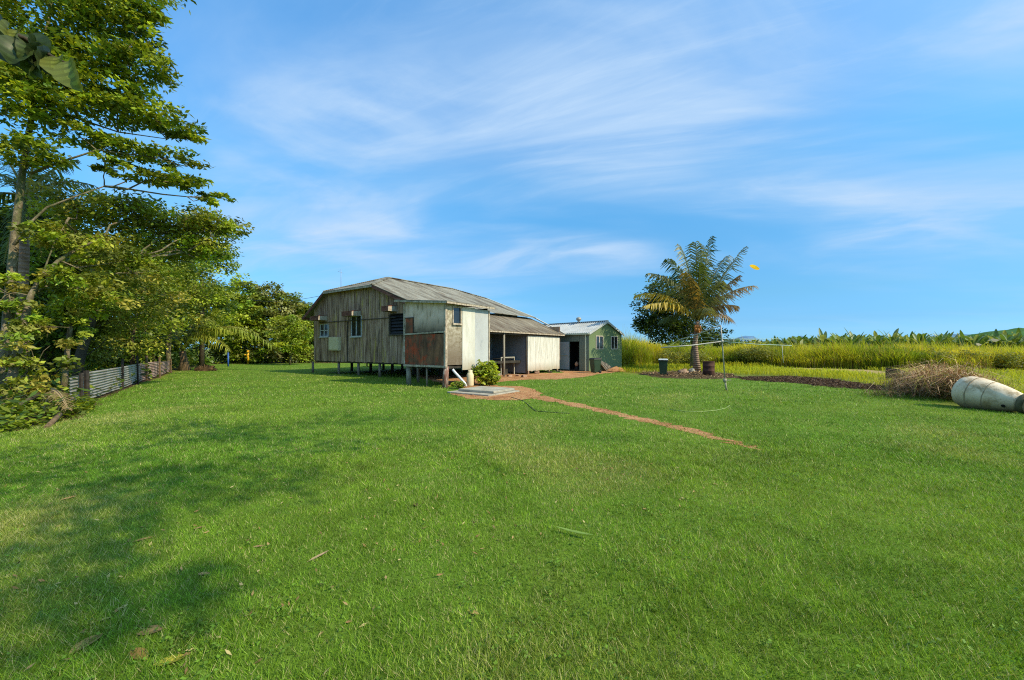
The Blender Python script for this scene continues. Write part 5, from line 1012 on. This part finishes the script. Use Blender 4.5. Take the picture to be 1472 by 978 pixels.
# big-leaved branch close overhead on the left
bt_ = thing('large_leaf_tree', 'small tree whose large dark hanging leaves enter at the upper left', 'tree', (-7.2, 2.6, 0)); o0 = np.array([-7.2, 2.6, 0])
mb = MB(); mb.tube([tuple(np.array(q) - o0) for q in ((-7.2, 2.6, -.05), (-7.1, 2.65, 2), (-6.8, 2.7, 3.6))], .12, 8, .06); br = [W(-420, 10, 3.2), W(-200, 20, 3.1), W(-60, 30, 3), W(0, 42, 3), W(40, 58, 3), W(75, 82, 3.02), W(105, 96, 3.05)]
mb.tube([tuple(q - o0) for q in [np.array((-6.9, 2.68, 3.2))] + br], .045, 7, .008); mb.build('trunk', M['bark_dark'], bt_)
V = []; Fq = []; T = []; r = np.random.default_rng(12)
for i, (px, py) in enumerate(((4, 28), (14, 34), (28, 44), (40, 50), (52, 58), (60, 64), (72, 74), (84, 82), (98, 88), (20, 60), (46, 72), (66, 86), (-15, 30), (-30, 28), (-50, 25), (-80, 20), (-110, 22), (-150, 20), (0, 52), (34, 62))):
    top_ = W(px, py, 3 + r.uniform(-.1, .1)); dn = unit(np.array([r.uniform(-.25, .45), r.uniform(-.25, .25), -1.])); an = r.uniform(-.75, .75); sd_ = np.array([math.cos(an), math.sin(an), r.uniform(-.2, .2)]); sd_ = unit(sd_ - dn * sd_.dot(dn)); ln = r.uniform(.17, .25); nr = np.cross(dn, sd_)
    co = np.array([(.05, .075, .02), (.075, .1, .022), (.15, .17, .035), (.04, .055, .018)][r.integers(0, 4)]); b0 = len(V); NU, NV = 10, 6
    for a in range(NU + 1):
        u = a / NU; wv = ln * .44 * math.sin(math.pi * min(1, .06 + .94 * u) ** .8) ** .75
        for b in range(NV + 1):
            q = (b / NV) * 2 - 1; rip = .006 * math.sin(u * 26) * abs(q)
            V.append(top_ + dn * ln * u + sd_ * wv * q + nr * (.045 * math.sin(u * 2.6) + wv * .45 * abs(q) ** 1.5 + rip) - o0)
    for a in range(NU):
        for b in range(NV):
            k = b0 + a * (NV + 1) + b; Fq.append((k, k + 1, k + NV + 2, k + NV + 1)); T.append(co * (1.35 if b in (2, 3) and a % 2 else 1) * (.9 + .2 * (a % 2)))
np_obj('crown', np.array(V), np.array(Fq), np.array(T), M['leaf'], bt_, True)

# ------------------------------------------------------------------ leaves lying on the lawn, one falling
def flat_leaf(label, loc, ln, wd, rz, col, tilt=(0, 0), curl=.15, cat='leaf', name='fallen_leaf', group='dead leaves on the lawn'):
    pr_ = [(-.5, .04), (-.38, .55), (-.15, .95), (.1, 1), (.3, .75), (.44, .35), (.52, .03)]; V = []; Fq = []; T = []
    for j in range(6):
        for sg in (-1, 1):
            k = len(V)
            for (u, w_) in (pr_[j], pr_[j + 1]):
                pass
            (u0, w0), (u1, w1) = pr_[j], pr_[j + 1]; zc = lambda u: curl * ln * (u * u)
            V.extend([(u0 * ln, 0, zc(u0)), (u0 * ln, sg * w0 * wd / 2, zc(u0) + w0 * wd * .12), (u1 * ln, sg * w1 * wd / 2, zc(u1) + w1 * wd * .12), (u1 * ln, 0, zc(u1))]); Fq.append((k, k + 1, k + 2, k + 3)); T.append(np.array(col) * (1.12 if sg > 0 else .85) * random.uniform(.85, 1.15))
    o = np_obj(name, np.array(V), np.array(Fq), np.array(T), M['dry'], None, False); o.location = loc; o.rotation_euler = (tilt[0], tilt[1], rz); return tag(o, label, cat, group)
for lab, px, py, ln, wd, rz, col in (('large tan oval leaf nearest the lower left corner', 124, 930, .16, .09, 1.4, (.34, .24, .08)), ('slim pale leaf just above the large tan oval leaf', 143, 896, .13, .035, .6, (.22, .24, .08)), ('brown curled leaf above the yellowish cluster', 216, 912, .15, .07, .3, (.3, .2, .08)), ('rusty brown leaf left in the bottom cluster', 200, 945, .15, .08, -.4, (.32, .19, .06)),
                                     ('yellow green leaf right in the bottom cluster', 244, 955, .17, .08, .35, (.42, .36, .05)), ('long tan leaf in the sunny grass right of the shade', 457, 803, .2, .045, .9, (.4, .28, .16)), ('small pinkish leaf at the shade edge', 372, 788, .1, .035, .7, (.34, .2, .12)), ('small brown leaf near the middle of the shade edge', 287, 761, .11, .04, .3, (.3, .19, .09)),
                                     ('tiny brown leaf in the middle of the lawn', 598, 728, .13, .06, 2, (.2, .14, .06)), ('small tan leaf low in the centre of the lawn', 680, 884, .1, .035, -.6, (.42, .3, .1)), ('orange scrap of leaf in the shade at the far left', 99, 718, .12, .05, 1.2, (.4, .22, .1)), ('short rusty leaf lying between shade bands', 205, 778, .13, .05, .8, (.34, .2, .08)), ('small tan leaf left of the small pinkish leaf', 293, 828, .09, .04, .1, (.36, .24, .12))):
    x_, y_ = g(px, py); flat_leaf(lab, (x_, y_, .014), ln * random.uniform(.8, 1.05), wd * random.uniform(.8, 1.15), rz, col, (random.uniform(-.12, .12), random.uniform(-.15, .15)), random.uniform(.02, .14))
x_, y_ = g(825, 772); flat_leaf('long pale green leaf strip lying in the centre right lawn', (x_, y_, .045), .34, .04, -.5, (.2, .3, .07))
q = W(1084, 385, 4.0); flat_leaf('bright yellow leaf falling through the air right of the palm', tuple(q), .115, .06, .15, (.62, .38, .01), (1.1, .25), .2, name='falling_leaf', group=None)

# ------------------------------------------------------------------ render settings
S.render.engine = 'CYCLES'
cy = S.cycles; cy.max_bounces = 6; cy.diffuse_bounces = 3; cy.glossy_bounces = 2; cy.transmission_bounces = 4; cy.transparent_max_bounces = 4
cy.caustics_reflective = False; cy.caustics_refractive = False; cy.sample_clamp_indirect = 6
cy.use_denoising = False; cy.filter_width = 1.1
try: cy.denoiser = 'OPENIMAGEDENOISE'; cy.denoising_prefilter = 'ACCURATE'
except Exception: pass
S.view_settings.view_transform = 'Standard'; S.view_settings.look = 'None'; S.view_settings.exposure = 0; S.view_settings.gamma = 1
